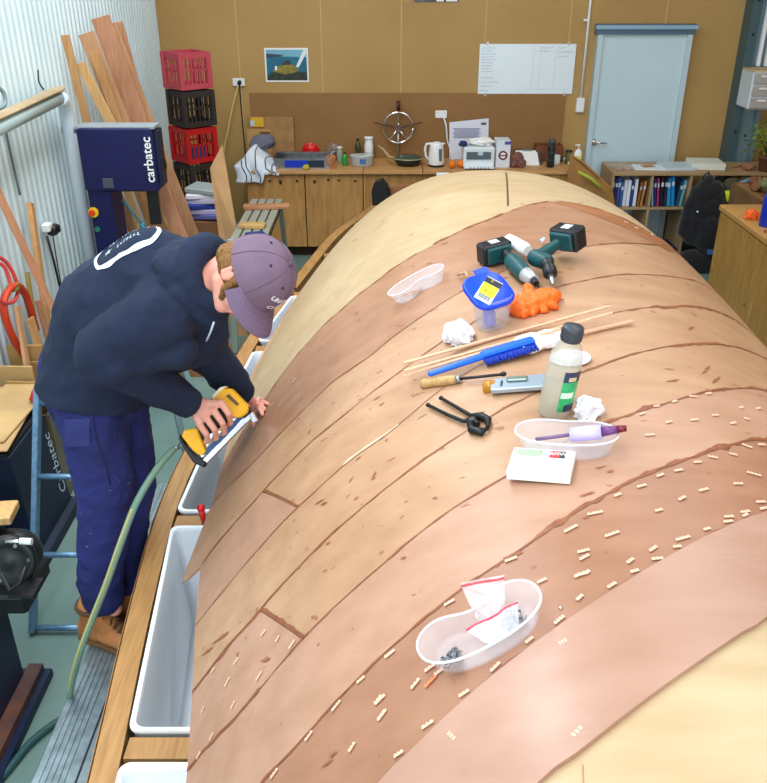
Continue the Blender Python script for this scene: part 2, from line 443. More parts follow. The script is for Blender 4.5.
# whiteboard
a0, a1 = aty(480, 44, YB-.02), aty(572, 94, YB-.02)
wbt = thing('whiteboard', 'large whiteboard with faint handwritten lists on the back wall', 'whiteboard', V(((a0.x+a1.x)/2, YB, (a0.z+a1.z)/2)))
W_, H_ = a1.x-a0.x, a0.z-a1.z
b = MB(); b.box((0, -.01, 0), (W_, .02, H_), bev=.003); b.build('board', mat('gloss_white', (226, 238, 246), .2), wbt)
ink = mat('grey_ink', (132, 150, 172), .6); ink2 = mat('pale_ink', (176, 190, 206), .6)
b = MB(); b2 = MB()
for (x0, n, y0, y1, ml) in ((-.45, 9, .2, -.02, .08), (-.45, 4, -.08, -.2, .1), (.12, 2, .2, .17, .07), (.3, 3, .2, .12, .1)):
    for i in range(n):
        z = y0+(y1-y0)*i/max(n-1, 1); x = x0*W_/.95; lb_ = MB()
        for k in range(R.randint(3, 6)):
            l = R.uniform(.012, .03); pts = [V((x+l*t/4, -.0205, z*H_/.47+R.uniform(-.006, .006))) for t in range(5)]
            lb_.tube(pts, .0017, 4); x += l+.004
            if x > (x0+ml+.05)*W_/.95: break
        lb_.build('handwritten_line', ink, wbt)
for x in (.06, .13, .28): b2.box((x, -.0205, 0), (.002, .001, H_*.85))
for z in (.17, -.19): b2.box((.22, -.0205, z), (.42, .001, .002))
b2.build('ruled_lines', ink2, wbt)
for s in (-1, 1):
    for k in (-1, 1):
        b = MB(); b.box((s*W_*.42, -.012, k*(H_/2+.005)), (.02, .024, .03)); b.build('clip', steel, wbt)
# picture of a boat
a0, a1 = aty(264, 48, YB-.01), aty(309, 82, YB-.01)
pt = thing('boat_picture', 'white edged photo print of a sailing boat on blue water pinned to the wall', 'picture', V(((a0.x+a1.x)/2, YB, (a0.z+a1.z)/2)))
W_, H_ = a1.x-a0.x, a0.z-a1.z
b = MB(); b.box((0, -.004, 0), (W_, .006, H_)); b.build('print_border', paper, pt)
def flat(pts, y, name, m): b = MB(); b.prism([V((x*W_/2, y, z*H_/2)) for x, z in pts], V((0, -.0008, 0))); b.build(name, m, pt)
flat([(-.93, -.9), (.93, -.9), (.93, .9), (-.93, .9)], -.007, 'sea', mat('print_sea', (38, 118, 146), .5, noise=14, col2=(24, 92, 122)))
flat([(-.93, .55), (.93, .45), (.93, .9), (-.93, .9)], -.008, 'sky', mat('print_sky', (120, 176, 200), .5))
flat([(-.93, .42), (-.3, .5), (-.1, .6), (-.93, .68)], -.009, 'hills', mat('print_hills', (52, 74, 92), .5))
flat([(-.93, -.9), (.93, -.9), (.93, -.45), (.2, -.3), (-.5, -.35), (-.93, -.6)], -.009, 'rocks', mat('print_rock', (58, 66, 48), .5, noise=30, col2=(30, 40, 34)))
flat([(-.7, -.35), (-.1, -.55), (.5, -.4), (.55, -.1), (.2, .05), (-.3, 0), (-.45, -.15)], -.010, 'deck', mat('print_deck', (168, 150, 62), .5, noise=30, col2=(104, 100, 48)))
flat([(.42, -.1), (.55, -.12), (.93, .72), (.93, .9), (.8, .9)], -.0115, 'sail', mat('print_sail', (226, 236, 240), .5))
flat([(-.25, 0), (-.05, .25), (.15, .3), (.2, .02)], -.0115, 'cabin', mat('print_cabin', (64, 60, 54), .5))
flat([(-.55, -.3), (-.45, -.3), (-.45, -.05), (-.55, -.05)], -.0118, 'figure', paper)
# bottom edge of another print at the top of the frame
a0, a1 = aty(414, 0, YB-.01), aty(459, 2, YB-.01)
t = thing('wall_print', 'bottom edge of a grey and white print high on the back wall', 'picture', V(((a0.x+a1.x)/2, YB, a1.z)))
b = MB(); b.box((0, -.005, .16), (a1.x-a0.x, .008, .32)); b.build('print_border', mat('print_grey', (110, 118, 118), .5, noise=18, col2=(50, 56, 60)), t)
b = MB(); b.box((.1, -.01, .02), (.2, .004, .03)); b.build('print_panel', paper, t); b = MB(); b.box((.08, -.0125, .02), (.02, .002, .03)); b.build('print_line', black, t)
# ------------------------------------------------------------------ bench along the back wall
BY = 8.4; BZ = .9
bx = [aty(p, 168, BY).x for p in (245, 304, 363, 423, 480, 529)]+[1.95]
top_m = wood('bench_top', (210, 162, 106), (190, 142, 88), .45, axis=0)
ply_v = wood('cupboard_ply', (206, 158, 96), (178, 128, 70), .5, axis=2, scale=4, k=7, spots=((96, 58, 28), 5, .72))
for i, (x0, x1) in enumerate(((bx[0], bx[2]), (bx[2], bx[3]), (bx[3], bx[6]))):
    b = MB(); b.box(((x0+x1)/2, (BY-.02+8.99)/2, BZ-.018), (x1-x0-.006, 8.985-BY+.02, .036), bev=.004)
    mesh_thing(b, 'worktop', top_m, ['timber worktop section carrying the towel and sink on the back wall bench', 'timber worktop section under the wok and steering wheel', 'timber worktop section under the kettle and printer'][i], 'worktop', 'worktop sections')
lab = ['plywood cupboard under the towel at the left end of the bench', 'plywood cupboard under the steel sink, second from the bench left end', 'grooved timber cupboard below the wok', 'grooved timber cupboard below the kettle', 'grooved timber cupboard below the printer', 'plywood cupboard at the door end of the bench']
for i in range(6):
    x0, x1 = bx[i], bx[i+1]
    t = thing('base_cupboard', lab[i], 'cupboard', V(((x0+x1)/2, 8.7, 0)), 'cupboards of the back wall bench'); w = x1-x0-.004
    b = MB(); b.box((0, .03, .49), (w, .5, .74)); b.box((0, .06, .06), (w, .44, .12)); b.build('carcass', mat('dark_gap', (58, 40, 24), .8), t)
    b = MB()
    if 2 <= i <= 4:
        n = 20
        for k in range(n): b.box((-w/2+w*(k+.5)/n, -.262, .49), (w/n-.006, .018, .74))
        b.box((0, -.25, .49), (w, .01, .74))
    else: b.box((0, -.262, .49), (w-.006, .02, .74), bev=.002)
    d = b.build('door', ply_v, t)
    if i < 2:
        for x in (-.2, -.06, .05, .22):
            b = MB(); b.cyl((x*w/.6, -.27, .80-R.uniform(0, .05)), (x*w/.6, -.275, .80), .013, n=10); b.build('finger_hole', mat('dark_gap', (58, 40, 24)), d)
# --- things on the bench
def bo(px, py, Y=8.7): q = atz(px, py, BZ); return q
def at(px, Y, z=BZ):  # x of a pixel column at a bench depth
    zc = Y*c_-(z-H)*s_; return (px-CX)/F*zc
blue_m = mat('blue_plastic', (20, 60, 190), .4)
def cloth(pts_fn, nu, nv, name, m, label, cat, th_=.006):
    b = MB(); b.grid(pts_fn, nu, nv); o = b.build(name, m, fix=False); q = o.modifiers.new('s', 'SOLIDIFY'); q.thickness = th_; q.offset = 0; bake(o); origin_to_base(o); return tag(o, label, cat)
# towel over the bench corner
tx0, tx1 = at(241, 8.5), at(279, 8.5)
tow = thing('tea_towel', 'white tea towel with dark stripes draped over the left bench corner', 'towel', V(((tx0+tx1)/2, 8.45, BZ)))
def tw(u, v):
    a = u; bb = v
    x = tx0+(tx1-tx0)*a+.02*math.sin(v*9); s = v
    if s < .6: y = 8.75-.37*s/.6; z = BZ+.03+.17*math.sin(min(a*1.2, 1)*math.pi)*(1-abs(s-.35)) + .02*math.sin(a*15+s*5)
    else: y = 8.375-.02*math.sin(a*14); z = BZ+.05*(1-a)*(1-(s-.6)*2)-(s-.6)*(.30 if a < .6 else .1) + .0
    if a < .25: x -= (.25-a)*.2*s
    return V((x, y, z))
b = MB(); b.grid(tw, 30, 30); tcl = b.build('cloth', mat('towel_white', (222, 230, 240), .9), tow, fix=False)
q = tcl.modifiers.new('s', 'SOLIDIFY'); q.thickness = .006; bake(tcl)
b = MB()
for a in (.12, .2, .45, .7, .86): b.tube([tw(a+.06*k/30, k/30)+V((0, -.006, .006)) for k in range(31)], .006, 4)
b.build('stripe', mat('towel_stripe', (60, 72, 110), .9), tow); relocate(tow)
o = crumple(V((at(264, 8.62), 8.62, BZ+.17)), (.14, .11, .10), 3, 'cap', mat('grey_cloth', (104, 106, 122), .9), 'grey cloth cap resting on top of the striped tea towel', 'cap', amp=.12)
o = crumple(V((at(279, 8.6), 8.6, BZ)), (.06, .1, .09), 5, 'dark_cloth', mat('charcoal_cloth', (50, 48, 56), .9), 'small dark cloth bundle between the towel and the sink', 'cloth', amp=.15)
# cardboard against the wall
cbx = thing('cardboard_box', 'flattened brown cardboard box standing against the wall behind the towel', 'box', V((at(272, 8.9), 8.95, BZ)))
b = MB(); b.box((0, 0, .21), (.47, .03, .42)); b.build('box_panel', card, cbx)
b = MB(); b.box((-.12, -.02, .15), (.24, .012, .3)); b.build('front_flap', mat('cardboard_light', (188, 146, 90), .8), cbx)
b = MB(); b.box((-.13, -.0275, .37), (.13, .014, .09)); b.build('yellow_label', mat('yellow_label', (222, 176, 40), .6), cbx)
b = MB(); b.box((-.18, -.036, .36), (.04, .004, .05)); b.build('blue_label', mat('sky_label', (170, 208, 226), .6), cbx)
b = MB(); b.box((-.06, -.027, .265), (.11, .002, .02)); b.build('faded_print', mat('print_brown', (112, 72, 40), .7), cbx)
# red bowl, lid, small bottles
t = thing('red_bowl', 'bright red round bowl standing on edge against the wall', 'bowl', V((at(311, 8.85), 8.87, BZ+.1)))
M_ = Matrix.Rotation(math.radians(100), 4, 'X')
b = MB(); b.lathe([(0.005, -.045), (.05, -.045), (.075, -.02), (.085, 0), (.09, 0), (.088, .008), (.07, -.012), (.045, -.034), (.005, -.036)], M_ @ Matrix.Rotation(math.pi, 4, 'X')); b.build('bowl', mat('red_plastic', (210, 14, 22), .3), t)
t.location.z = BZ+.092
glass = mat('clear_plastic', (232, 236, 236), .12, trans=.9, ior=1.3)
t = thing('glass_lid', 'round clear glass pan lid leaning on the wall beside the red bowl', 'lid', V((at(334, 8.85), 8.88, BZ+.09)))
b = MB(); b.lathe([(.004, .03), (.05, .024), (.085, .004), (.09, 0), (.088, -.004), (.05, .018), (.004, .024)], M_); b.build('lid_glass', glass, t)
b = MB(); b.lathe([(.004, .03), (.016, .03), (.02, .05), (.004, .056)], M_); b.build('lid_knob', steel, t)
sink_x0, sink_x1 = at(276, 8.55), at(331, 8.55)
t = thing('sink_basin', 'low stainless steel sink basin with blue contents on the bench', 'sink', V(((sink_x0+sink_x1)/2, 8.6, BZ)))
w = sink_x1-sink_x0
def tray_rect(b, w, d, h, th, z0=0):
    b.box((0, 0, z0+th/2), (w, d, th)); b.box((0, -d/2, z0+h/2), (w, th, h)); b.box((0, d/2, z0+h/2), (w, th, h)); b.box((-w/2, 0, z0+h/2), (th, d, h)); b.box((w/2, 0, z0+h/2), (th, d, h))
b = MB(); tray_rect(b, w, .26, .1, .012); b.box((0, .13, .105), (w+.02, .05, .016)); b.build('basin', steel, t)
b = MB(); b.box((-.06, -.14, .05), (w*.42, .006, .07)); b.build('blue_panel', blue_m, t)
b = MB(); b.box((.12, -.139, .05), (w*.34, .005, .07)); b.build('dark_panel', mat('slate', (52, 66, 80), .3, .4), t)
o = crumple(V((at(306, 8.42), 8.43, BZ)), (.04, .03, .035), 9, 'sponge', mat('sponge_yellow', (190, 170, 70), .9), 'yellow sponge in front of the sink basin', 'sponge', amp=.1)
def bottle(px, Y, r, h, m, name, label, cap=None, neck=.4, cat='bottle', group=None, prof=None):
    t = thing(name, label, cat, V((at(px, Y), Y, BZ)), group)
    b = MB(); b.lathe(prof or [(r*.9, 0), (r, .006), (r, h*.68), (r*.85, h*.76), (r*neck, h*.84), (r*neck, h*.92)], n=16); b.build('bottle_body', m, t)
    b = MB(); b.lathe([(r*neck*1.15, h*.9), (r*neck*1.15, h), (r*neck*.5, h)], n=12); b.build('cap', cap or white, t); return t
bottle(345, 8.62, .028, .13, mat('green_glass', (40, 150, 60), .2), 'dish_soap_bottle', 'small green bottle standing left of the clear food container', black)
bottle(340, 8.75, .03, .16, mat('grey_green', (150, 160, 140), .4), 'glass_jar', 'pale glass jar behind the green bottle', white, .8, 'jar')
bottle(358, 8.86, .03, .22, mat('olive_glass', (60, 70, 40), .3), 'oil_bottle', 'dark olive oil bottle left of the white canister', black)
bottle(369, 8.85, .045, .24, white, 'canister', 'tall white canister behind the clear food container', white, .9, 'canister')
t = thing('food_container', 'clear round food container with blue label next to the wok', 'container', V((at(362, 8.62), 8.62, BZ)))
b = MB(); b.lathe([(.1, 0), (.115, .01), (.12, .1), (.125, .105), (.1, .108), (.005, .11)], n=24, sy=.7); b.build('tub', mat('cloudy_plastic', (190, 198, 200), .3), t)
b = MB(); b.box((.01, -.084, .055), (.06, .006, .05)); b.build('blue_label', mat('label_blue', (70, 110, 170), .5), t)
o = crumple(V((at(331, 8.5), 8.5, BZ)), (.06, .06, .09), 12, 'paper_bag', mat('brown_paper', (176, 120, 80), .8), 'crumpled brown paper bag at the right end of the sink', 'bag', amp=.3)
# steering wheel
t = thing('steering_wheel', 'chrome boat steering wheel with dark spokes leaning on the back wall', 'steering wheel', V((at(398, 8.9), 8.88, BZ+.32)))
b = MB(); Rw = .15
b.tube([V((math.cos(a)*Rw, .02, math.sin(a)*Rw)) for a in [i*math.tau/32 for i in range(33)]], .011, 8); b.build('rim', chrome, t)
b = MB(); b.cyl((0, -.02, 0), (0, .03, 0), .035); b.build('hub', chrome, t)
for a in (90, 0+12, 180-12, 235, 305):
    r = math.radians(a); L_ = .25 if a in (12, 168) else (.24 if a == 90 else .15)
    b = MB(); b.tube([V((0, .01, 0)), V((math.cos(r)*L_*.6, .01, math.sin(r)*L_*.6)), V((math.cos(r)*L_, .012, math.sin(r)*L_))], [.011, .009, .007], 8); b.build('spoke', mat('spoke_dark', (92, 66, 48), .4) if a in (12, 168) else chrome, t)
b = MB(); b.cyl((0, .01, .16), (0, .01, .26), .016, .02); b.build('handle', mat('dark_wood', (72, 26, 16), .4), t)
b = MB(); b.cyl((0, .03, 0), (0, .035, -.318), .012); b.build('support_post', steel, t)
# wok
t = thing('frying_pan', 'dark covered frying pan with pale rim and long handle on the bench', 'frying pan', V((at(408, 8.62), 8.62, BZ)))
b = MB(); b.lathe([(.08, 0), (.11, .01), (.135, .05), (.14, .07), (.13, .07)], n=28, sy=.8); b.build('pan', mat('pan_dark', (38, 44, 40), .35, .3), t)
b = MB(); b.lathe([(.142, .066), (.146, .074), (.14, .082), (.13, .084), (.1, .1), (.06, .108), (.005, .11)], n=28, sy=.8); b.build('lid', mat('pan_lid', (64, 84, 76), .15, .2), t)
b = MB(); b.lathe([(.144, .07), (.149, .074), (.144, .079)], n=28, sy=.8); b.build('rim', mat('pan_rim', (190, 184, 150), .3, .4), t)
b = MB(); b.tube([V((-.12, 0, .07)), V((-.19, -.02, .09)), V((-.25, .05, .15)), V((-.3, .08, .18))], [.016, .014, .012, .01], 8); b.build('handle', mat('pan_handle', (176, 160, 110), .4), t)
# kettle
t = thing('kettle', 'white electric kettle with grey water gauge below the wall outlet', 'kettle', V((at(436, 8.6), 8.6, BZ)))
b = MB(); b.lathe([(.078, 0), (.082, .012), (.08, .02)], n=24); b.build('power_base', black, t)
b = MB(); b.lathe([(.08, .02), (.082, .03), (.074, .12), (.066, .2), (.06, .22), (.03, .235), (.005, .238)], n=24); b.build('body', white, t)
b = MB(); b.prism([V((.05, -.01, .2)), V((.085, -.01, .222)), V((.05, -.01, .226))], V((0, .03, 0))); b.build('spout', white, t)
b = MB(); b.tube([V((-.05, 0, .22)), V((-.1, 0, .215)), V((-.115, 0, .17)), V((-.105, 0, .1)), V((-.075, 0, .06))], .012, 8); b.build('handle', white, t)
b = MB(); b.box((.035, -.068, .12), (.03, .012, .12), bev=.004); b.build('water_gauge', mat('gauge', (96, 104, 112), .3), t)
# oranges
om = mat('orange_skin', (238, 128, 20), .5, bump=.2, bscale=200)
for i, (px, lb) in enumerate(((452, 'left one of the two oranges beside the kettle'), (460.5, 'right one of the two oranges, touching the printer'))):
    t = thing('orange', lb, 'orange', V((at(px, 8.5), 8.5+.03*i, BZ)), 'oranges on the bench')
    b = MB(); b.ell((0, 0, .037), (.038, .038, .037)); b.build('fruit', om, t); b = MB(); b.cyl((0, 0, .072), (0, 0, .077), .005, n=6); b.build('stem', mat('stem_green', (70, 90, 40)), t)
# printer
px0, px1 = at(464, 8.5), at(493, 8.5); w = px1-px0+.02
t = thing('printer', 'white inkjet printer with open front tray on the bench', 'printer', V(((px0+px1)/2, 8.62, BZ)))
b = MB(); b.box((0, .02, .1), (w, .3, .2), bev=.012); b.build('body', mat('printer_white', (226, 234, 240), .4), t)
b = MB(); b.box((-.005, -.135, .125), (w*.78, .012, .07)); b.build('paper_slot', mat('slot_grey', (92, 104, 112), .4), t)
b = MB(); b.box((.01, -.143, .145), (.05, .006, .03)); b.build('screen', mat('lcd', (196, 214, 230), .3), t)
b = MB(); b.box((-.0, -.17, .02), (w*.96, .09, .016), bev=.004); b.build('output_tray', mat('printer_white', (226, 234, 240)), t)
for k in range(6):
    b = MB(); b.box((-.09+k*.035, -.217, .022), (.012, .004, .012)); b.build('button', mat('slot_grey', (92, 104, 112)), t)
o = crumple(V(((px0+px1)/2+.03, 8.62, BZ+.2)), (.15, .1, .05), 21, 'paper_pile', paper, 'crumpled white papers piled on top of the printer', 'papers', amp=.3)
o = crumple(V((at(462, 8.6), 8.58, BZ+.2)), (.05, .05, .035), 22, 'blue_cloth', mat('navy_cloth', (30, 50, 100), .8), 'small dark blue cloth on the left end of the printer', 'cloth', amp=.2)
t = thing('carton', 'white carton with a round dark red emblem standing right of the printer', 'carton', V((at(501, 8.62), 8.62, BZ)))
b = MB(); b.box((0, 0, .13), (.14, .2, .26), bev=.003); b.build('carton_body', mat('carton_white', (220, 226, 236), .6), t)
b = MB(); b.cyl((0, -.1, .12), (0, -.103, .12), .045, n=24); b.build('emblem', mat('emblem_red', (120, 36, 60), .6), t)
b = MB(); b.cyl((0, -.103, .12), (0, -.105, .12), .028, n=24); b.build('emblem_centre', paper, t); b = MB(); b.box((0, -.106, .12), (.07, .003, .012)); b.build('emblem_bar', mat('emblem_red', (1, 1, 1)), t)
b = MB(); b.box((.04, -.1, .24), (.06, .006, .03)); b.build('purple_label', mat('label_purple', (90, 80, 160), .6), t)
a0, a1 = aty(449, 119, 8.92), aty(490, 157, 8.92)
t = thing('plan_sheet', 'white printed plan sheet propped on the wall behind the printer', 'poster', V(((a0.x+a1.x)/2, 8.93, BZ)))
b = MB(); b.prism([V((-.2, 0, 0)), V((.2, 0, .0)), V((.19, .04, .4)), V((-.21, .04, .36))], V((0, .006, 0))); b.build('sheet', mat('sheet_white', (216, 218, 230), .6), t)
b = MB()
for k in range(5): b.box((-.03, .022-.002*k, .3-.02*k), (.28-.03*(k % 2), .004, .006))
b.build('text_lines', mat('ink_blue', (110, 116, 160), .6), t)
b = MB(); b.box((.14, .028, .35), (.05, .004, .02)); b.build('sheet_logo', mat('logo_dark', (90, 60, 80), .6), t)
# right part of bench
o = crumple(V((at(517, 8.55), 8.55, BZ)), (.09, .07, .09), 31, 'rag', mat('reddish_rag', (150, 96, 84), .9, noise=18, col2=(90, 60, 60)), 'reddish brown rag heap beside the emblem carton', 'rag', amp=.3)
t = thing('clipboard', 'clipboard holding white sheets lying right of the rag heap', 'clipboard', V((at(528, 8.72), 8.74, BZ)))
Mr = Matrix.Rotation(math.radians(28), 4, 'X')
b = MB(); b.box((0, 0, .045), (.26, .3, .006), Mr); b.build('board', mat('board_dark', (70, 66, 70), .5), t)
b = MB(); b.box((-.01, -.005, .051), (.22, .27, .004), Mr); b.build('sheet', paper, t); b = MB(); b.box((0, .13, .056), (.1, .03, .012), Mr); b.build('clamp', steel, t)
for i, (px, py, w, l, rz, lb) in enumerate(((523, 156, .3, .2, .1, 'loose white sheet on the bench in front of the clipboard'), (540, 153, .22, .28, -.2, 'white sheets lying between the clipboard and the black flask'))):
    q = bo(px, py); b = MB(); b.box((0, 0, .004), (w, l, .006)); o = b.build('paper_sheet', paper); o.matrix_basis = Matrix.Translation(V((q.x, max(q.y, 8.56), BZ+.002+i*.007))) @ Matrix.Rotation(rz, 4, 'Z'); tag(o, lb, 'paper')
t = thing('vacuum_flask', 'tall black vacuum flask standing near the right end of the bench', 'flask', V((at(550, 8.55), 8.55, BZ)))
b = MB(); b.lathe([(.036, 0), (.038, .005), (.038, .2), (.034, .215)], n=20); b.build('body', mat('flask_black', (40, 46, 46), .35, .3), t)
b = MB(); b.lathe([(.033, .215), (.034, .265), (.02, .275)], n=20); b.build('cup_lid', mat('flask_lid', (66, 74, 74), .4), t)
for z in (.07, .14):
    b = MB(); b.lathe([(.0385, z), (.0395, z+.004), (.0385, z+.008)], n=20); b.build('band', mat('flask_lid', (1, 1, 1)), t)
t = thing('wooden_box', 'low dark reddish wooden box against the wall behind the flask', 'box', V((at(547, 8.9), 8.88, BZ)))
b = MB(); tray_rect(b, .26, .14, .16, .012); b.build('box_body', mat('mahogany', (116, 66, 40), .5), t)
t = thing('mug', 'white mug with dark handle standing right of the black flask', 'mug', V((at(556.5, 8.66), 8.68, BZ)))
b = MB(); b.lathe([(.03, 0), (.035, .01), (.036, .09), (.031, .09), (.03, .015), (.005, .013)], n=16); b.build('cup', white, t); b = MB(); b.tube([V((.034, 0, .075)), V((.06, 0, .07)), V((.06, 0, .03)), V((.033, 0, .02))], .006, 6); b.build('handle', dark, t)
bottle(568, 8.72, .034, .13, mat('jar_olive', (96, 96, 60), .3), 'jam_jar', 'small glass jar with dark lid left of the soap pump', dark, .85, 'jar')
t = thing('soap_pump', 'white pump soap bottle with yellow label at the bench end by the door', 'bottle', V((at(577, 8.6), 8.6, BZ)))
b = MB(); b.lathe([(.034, 0), (.038, .01), (.038, .13), (.025, .155), (.012, .165)], n=18, sy=.7); b.build('bottle_body', white, t)
b = MB(); b.box((0, -.027, .075), (.045, .004, .06)); b.build('yellow_label', mat('label_yellow', (226, 222, 110), .5), t)
b = MB(); b.cyl((0, 0, .16), (0, 0, .205), .006); b.box((-.012, 0, .205), (.05, .02, .012), bev=.003); b.build('pump', white, t)
for i, (px, py, lb) in enumerate(((565, 160, 'small white card lying at the right end of the bench'), (573, 164, 'small folded white card beside the soap pump'))):
    q = bo(px, py); b = MB(); b.box((0, 0, .012), (.09, .06, .022), bev=.002); o = b.build('white_card', paper); o.location = (q.x-.01, max(q.y, 8.46), BZ); tag(o, lb, 'card')
# plywood offcut beyond the bench end, edged with green yellow tape
t = thing('plywood_offcut', 'plywood offcut with greenish yellow tape leaning on the bench end', 'offcut')
A_ = [aty(570, 155, 8.3), aty(583, 163, 8.2), aty(612, 190, 8.1), aty(616, 215, 8.1), aty(565, 200, 8.3)]
b = MB(); b.prism(A_, V((.01, .015, .01))); b.build('ply_panel', mat('ply_tan', (176, 126, 66), .6, noise=6), t)
b = MB(); b.tube([aty(578, 172, 8.15), aty(590, 178, 8.1), aty(601, 187, 8.05)], .02, 6); b.build('tape', mat('tape_lime', (168, 166, 62), .6), t)
t.matrix_basis = Matrix.Translation(V((A_[4].x, 8.2, A_[3].z))); relocate(t)
# ------------------------------------------------------------------ bookshelf at the door
SX0, SX1, SY0, SY1 = 2.225, 4.1, 8.3, 8.8
shelf_m = wood('shelf_timber', (188, 158, 118), (168, 138, 98), .55, axis=0)
t = thing('bookshelf', 'long low timber bookshelf standing in front of the pale blue door', 'bookshelf', V((SX0, SY1, 0)))
def sb(c, d, name): b = MB(); b.box(V(c)-V((SX0, SY1, 0)), d, bev=.003); return b.build(name, shelf_m, t)
sb(((SX0+SX1)/2, (SY0+SY1)/2, .885), (SX1-SX0, SY1-SY0, .03), 'top')
for k, x in enumerate((SX0+.012, 2.62, 3.0, 3.6, SX1-.012)): sb((x, (SY0+SY1)/2+.005, .435), (.024, SY1-SY0-.01, .87), 'side_panel' if k in (0, 4) else 'divider')
sb(((SX0+3.0)/2, (SY0+SY1)/2+.01, .54), (3.0-SX0-.03, SY1-SY0-.03, .022), 'shelf'); sb(((SX0+3.0)/2, (SY0+SY1)/2+.01, .08), (3.0-SX0-.03, SY1-SY0-.03, .022), 'shelf')
sb((3.3, (SY0+SY1)/2+.01, .5), (.57, SY1-SY0-.03, .022), 'shelf')
bk = [(2.262, .028, .29, (40, 62, 128), 0, 'navy book with white bands, leftmost on the shelf'), (2.292, .026, .28, (30, 44, 96), 0, 'dark blue book, second from the left end of the shelf'), (2.32, .03, .285, (64, 84, 150), 0, 'mid blue book, third from the left end of the shelf'),
      (2.352, .03, .24, (52, 96, 160), 0, 'shorter blue book beside the white magazine files'), (2.385, .034, .26, (210, 220, 234), 0, 'left one of the white magazine files'), (2.42, .034, .26, (226, 232, 240), 0, 'middle one of the white magazine files'),
      (2.454, .03, .25, (40, 60, 140), 0, 'deep blue folder among the white magazine files'), (2.488, .034, .27, (222, 226, 234), 0, 'right one of the white magazine files'), (2.525, .02, .24, (150, 100, 60), .06, 'tan book leaning right of the white files'), (2.556, .024, .25, (186, 128, 66), .08, 'orange brown book, last in the left shelf bay'),
      (2.672, .02, .29, (150, 180, 214), -.13, 'pale blue slim book leaning at the left of the middle bay'), (2.697, .022, .28, (36, 48, 100), -.12, 'navy slim book leaning in the middle bay'), (2.724, .02, .28, (190, 60, 130), -.1, 'pink spined book leaning in the middle bay'), (2.754, .034, .29, (28, 28, 44), -.06, 'thick black book in the middle bay'), (2.792, .036, .29, (44, 34, 60), -.04, 'thick dark purple book in the middle bay'),
      (2.832, .036, .28, (40, 150, 210), -.12, 'left one of the two bright cyan folders'), (2.872, .034, .3, (24, 134, 206), -.12, 'right one of the two bright cyan folders'), (2.915, .03, .25, (40, 80, 110), .1, 'dark teal book standing near the backpack'), (2.945, .03, .26, (110, 170, 190), .1, 'pale teal book, rightmost on the shelf')]
for x, w, h, col, a, lb in bk:
    m = mat('book_%d_%d_%d' % col, col, .5)
    t2 = thing('book', lb, 'book', Matrix.Translation(V((x, SY0+.16, .554+abs(math.sin(a))*w*.5))) @ Matrix.Rotation(a, 4, 'Y'), 'books and files on the shelf')
    b = MB(); b.box((0, 0, h/2), (w-.003, .2, h), bev=.003); b.build('cover', m, t2)
    if col[0] < 200:
        b = MB(); b.box((0, -.101, h*.75), (w*.7, .003, h*.14)); b.build('spine_label', mat('spine_pale', (206, 214, 226), .6), t2)
b = MB(); b.box((0, 0, .09), (.3, .3, .1)); o = b.build('folder', mat('folder_navy', (28, 44, 84), .5)); o.location = (2.81, 8.46, .004); tag(o, 'navy folder lying flat on the lower shelf', 'folder')
# things on top of the shelf
def flatbox(x0, y0, w, d, h, m, rz, name, label, cat, z=.9):
    b = MB(); b.box((0, 0, h/2), (w, d, h), bev=min(.004, h*.4)); o = b.build(name, m); o.matrix_basis = Matrix.Translation(V((x0, y0, z))) @ Matrix.Rotation(rz, 4, 'Z'); return tag(o, label, cat)
flatbox(2.36, 8.55, .22, .28, .012, mat('magazine', (196, 190, 178), .5, noise=16, col2=(150, 110, 90)), .2, 'magazine', 'open patterned magazine at the left end of the shelf top', 'magazine')
flatbox(2.62, 8.5, .3, .22, .014, mat('paper_stack_w', (224, 232, 238), .6), -.1, 'magazine', 'white magazine with tan picture on the shelf top', 'magazine')
flatbox(2.62, 8.52, .12, .1, .004, mat('tan_print', (176, 128, 80), .6), .2, 'photo_card', 'small tan photo card lying on the white magazine', 'card', z=.915)
flatbox(2.9, 8.52, .3, .3, .03, mat('pale_blue_paper', (190, 208, 216), .5), .05, 'document_tray', 'pale blue document tray in the middle of the shelf top', 'tray')
flatbox(3.2, 8.56, .32, .3, .06, mat('offwhite_box', (222, 224, 214), .6), -.1, 'paper_ream', 'off white ream of paper on the shelf top, right of the blue tray', 'paper ream')
q = V((3.45, 8.5, .9)); b = MB(); b.tube([q, q+V((.12, .06, .012)), q+V((.22, .02, .01))], .008, 6); mesh_thing(b, 'marker_pen', mat('brown_pen', (110, 70, 40)), 'thin brown stick lying on the shelf top right of the ream', 'pen')
crumple(V((3.58, 8.42, .9)), (.07, .07, .05), 41, 'brown_pouch', mat('pouch_brown', (150, 100, 76), .8), 'reddish brown pouch on the shelf top below the column', 'pouch', amp=.2)
# plant
t = thing('potted_plant', 'leafy green pot plant on the right end of the shelf', 'plant', V((3.72, 8.36, .9)))
b = MB(); b.lathe([(.06, 0), (.085, .14), (.09, .14), (.08, .13), (.005, .125)], n=18); b.build('pot', mat('terracotta', (150, 96, 70), .7), t)
b = MB()
for i in range(90):
    a = R.uniform(0, math.tau); r_ = R.uniform(.02, .24); z = R.uniform(.14, .48); c = V((math.cos(a)*r_*.8-.06, math.sin(a)*r_*.5, z))
    d = V((math.cos(a+R.uniform(-1, 1)), math.sin(a+R.uniform(-1, 1)), R.uniform(-.6, .5))).normalized(); l = R.uniform(.04, .08); s = d.cross(V((R.uniform(-1, 1), R.uniform(-1, 1), 1))).normalized()*l*.3; up = d.cross(s).normalized()*.006
    b.add([c, c+d*l*.5+s+up, c+d*l, c+d*l*.5-s+up], [(0, 1, 2, 3)])
b.build('foliage', mat('leaf', (118, 160, 40), .5, noise=9, col2=(70, 110, 34)), t, fix=False)
b = MB()
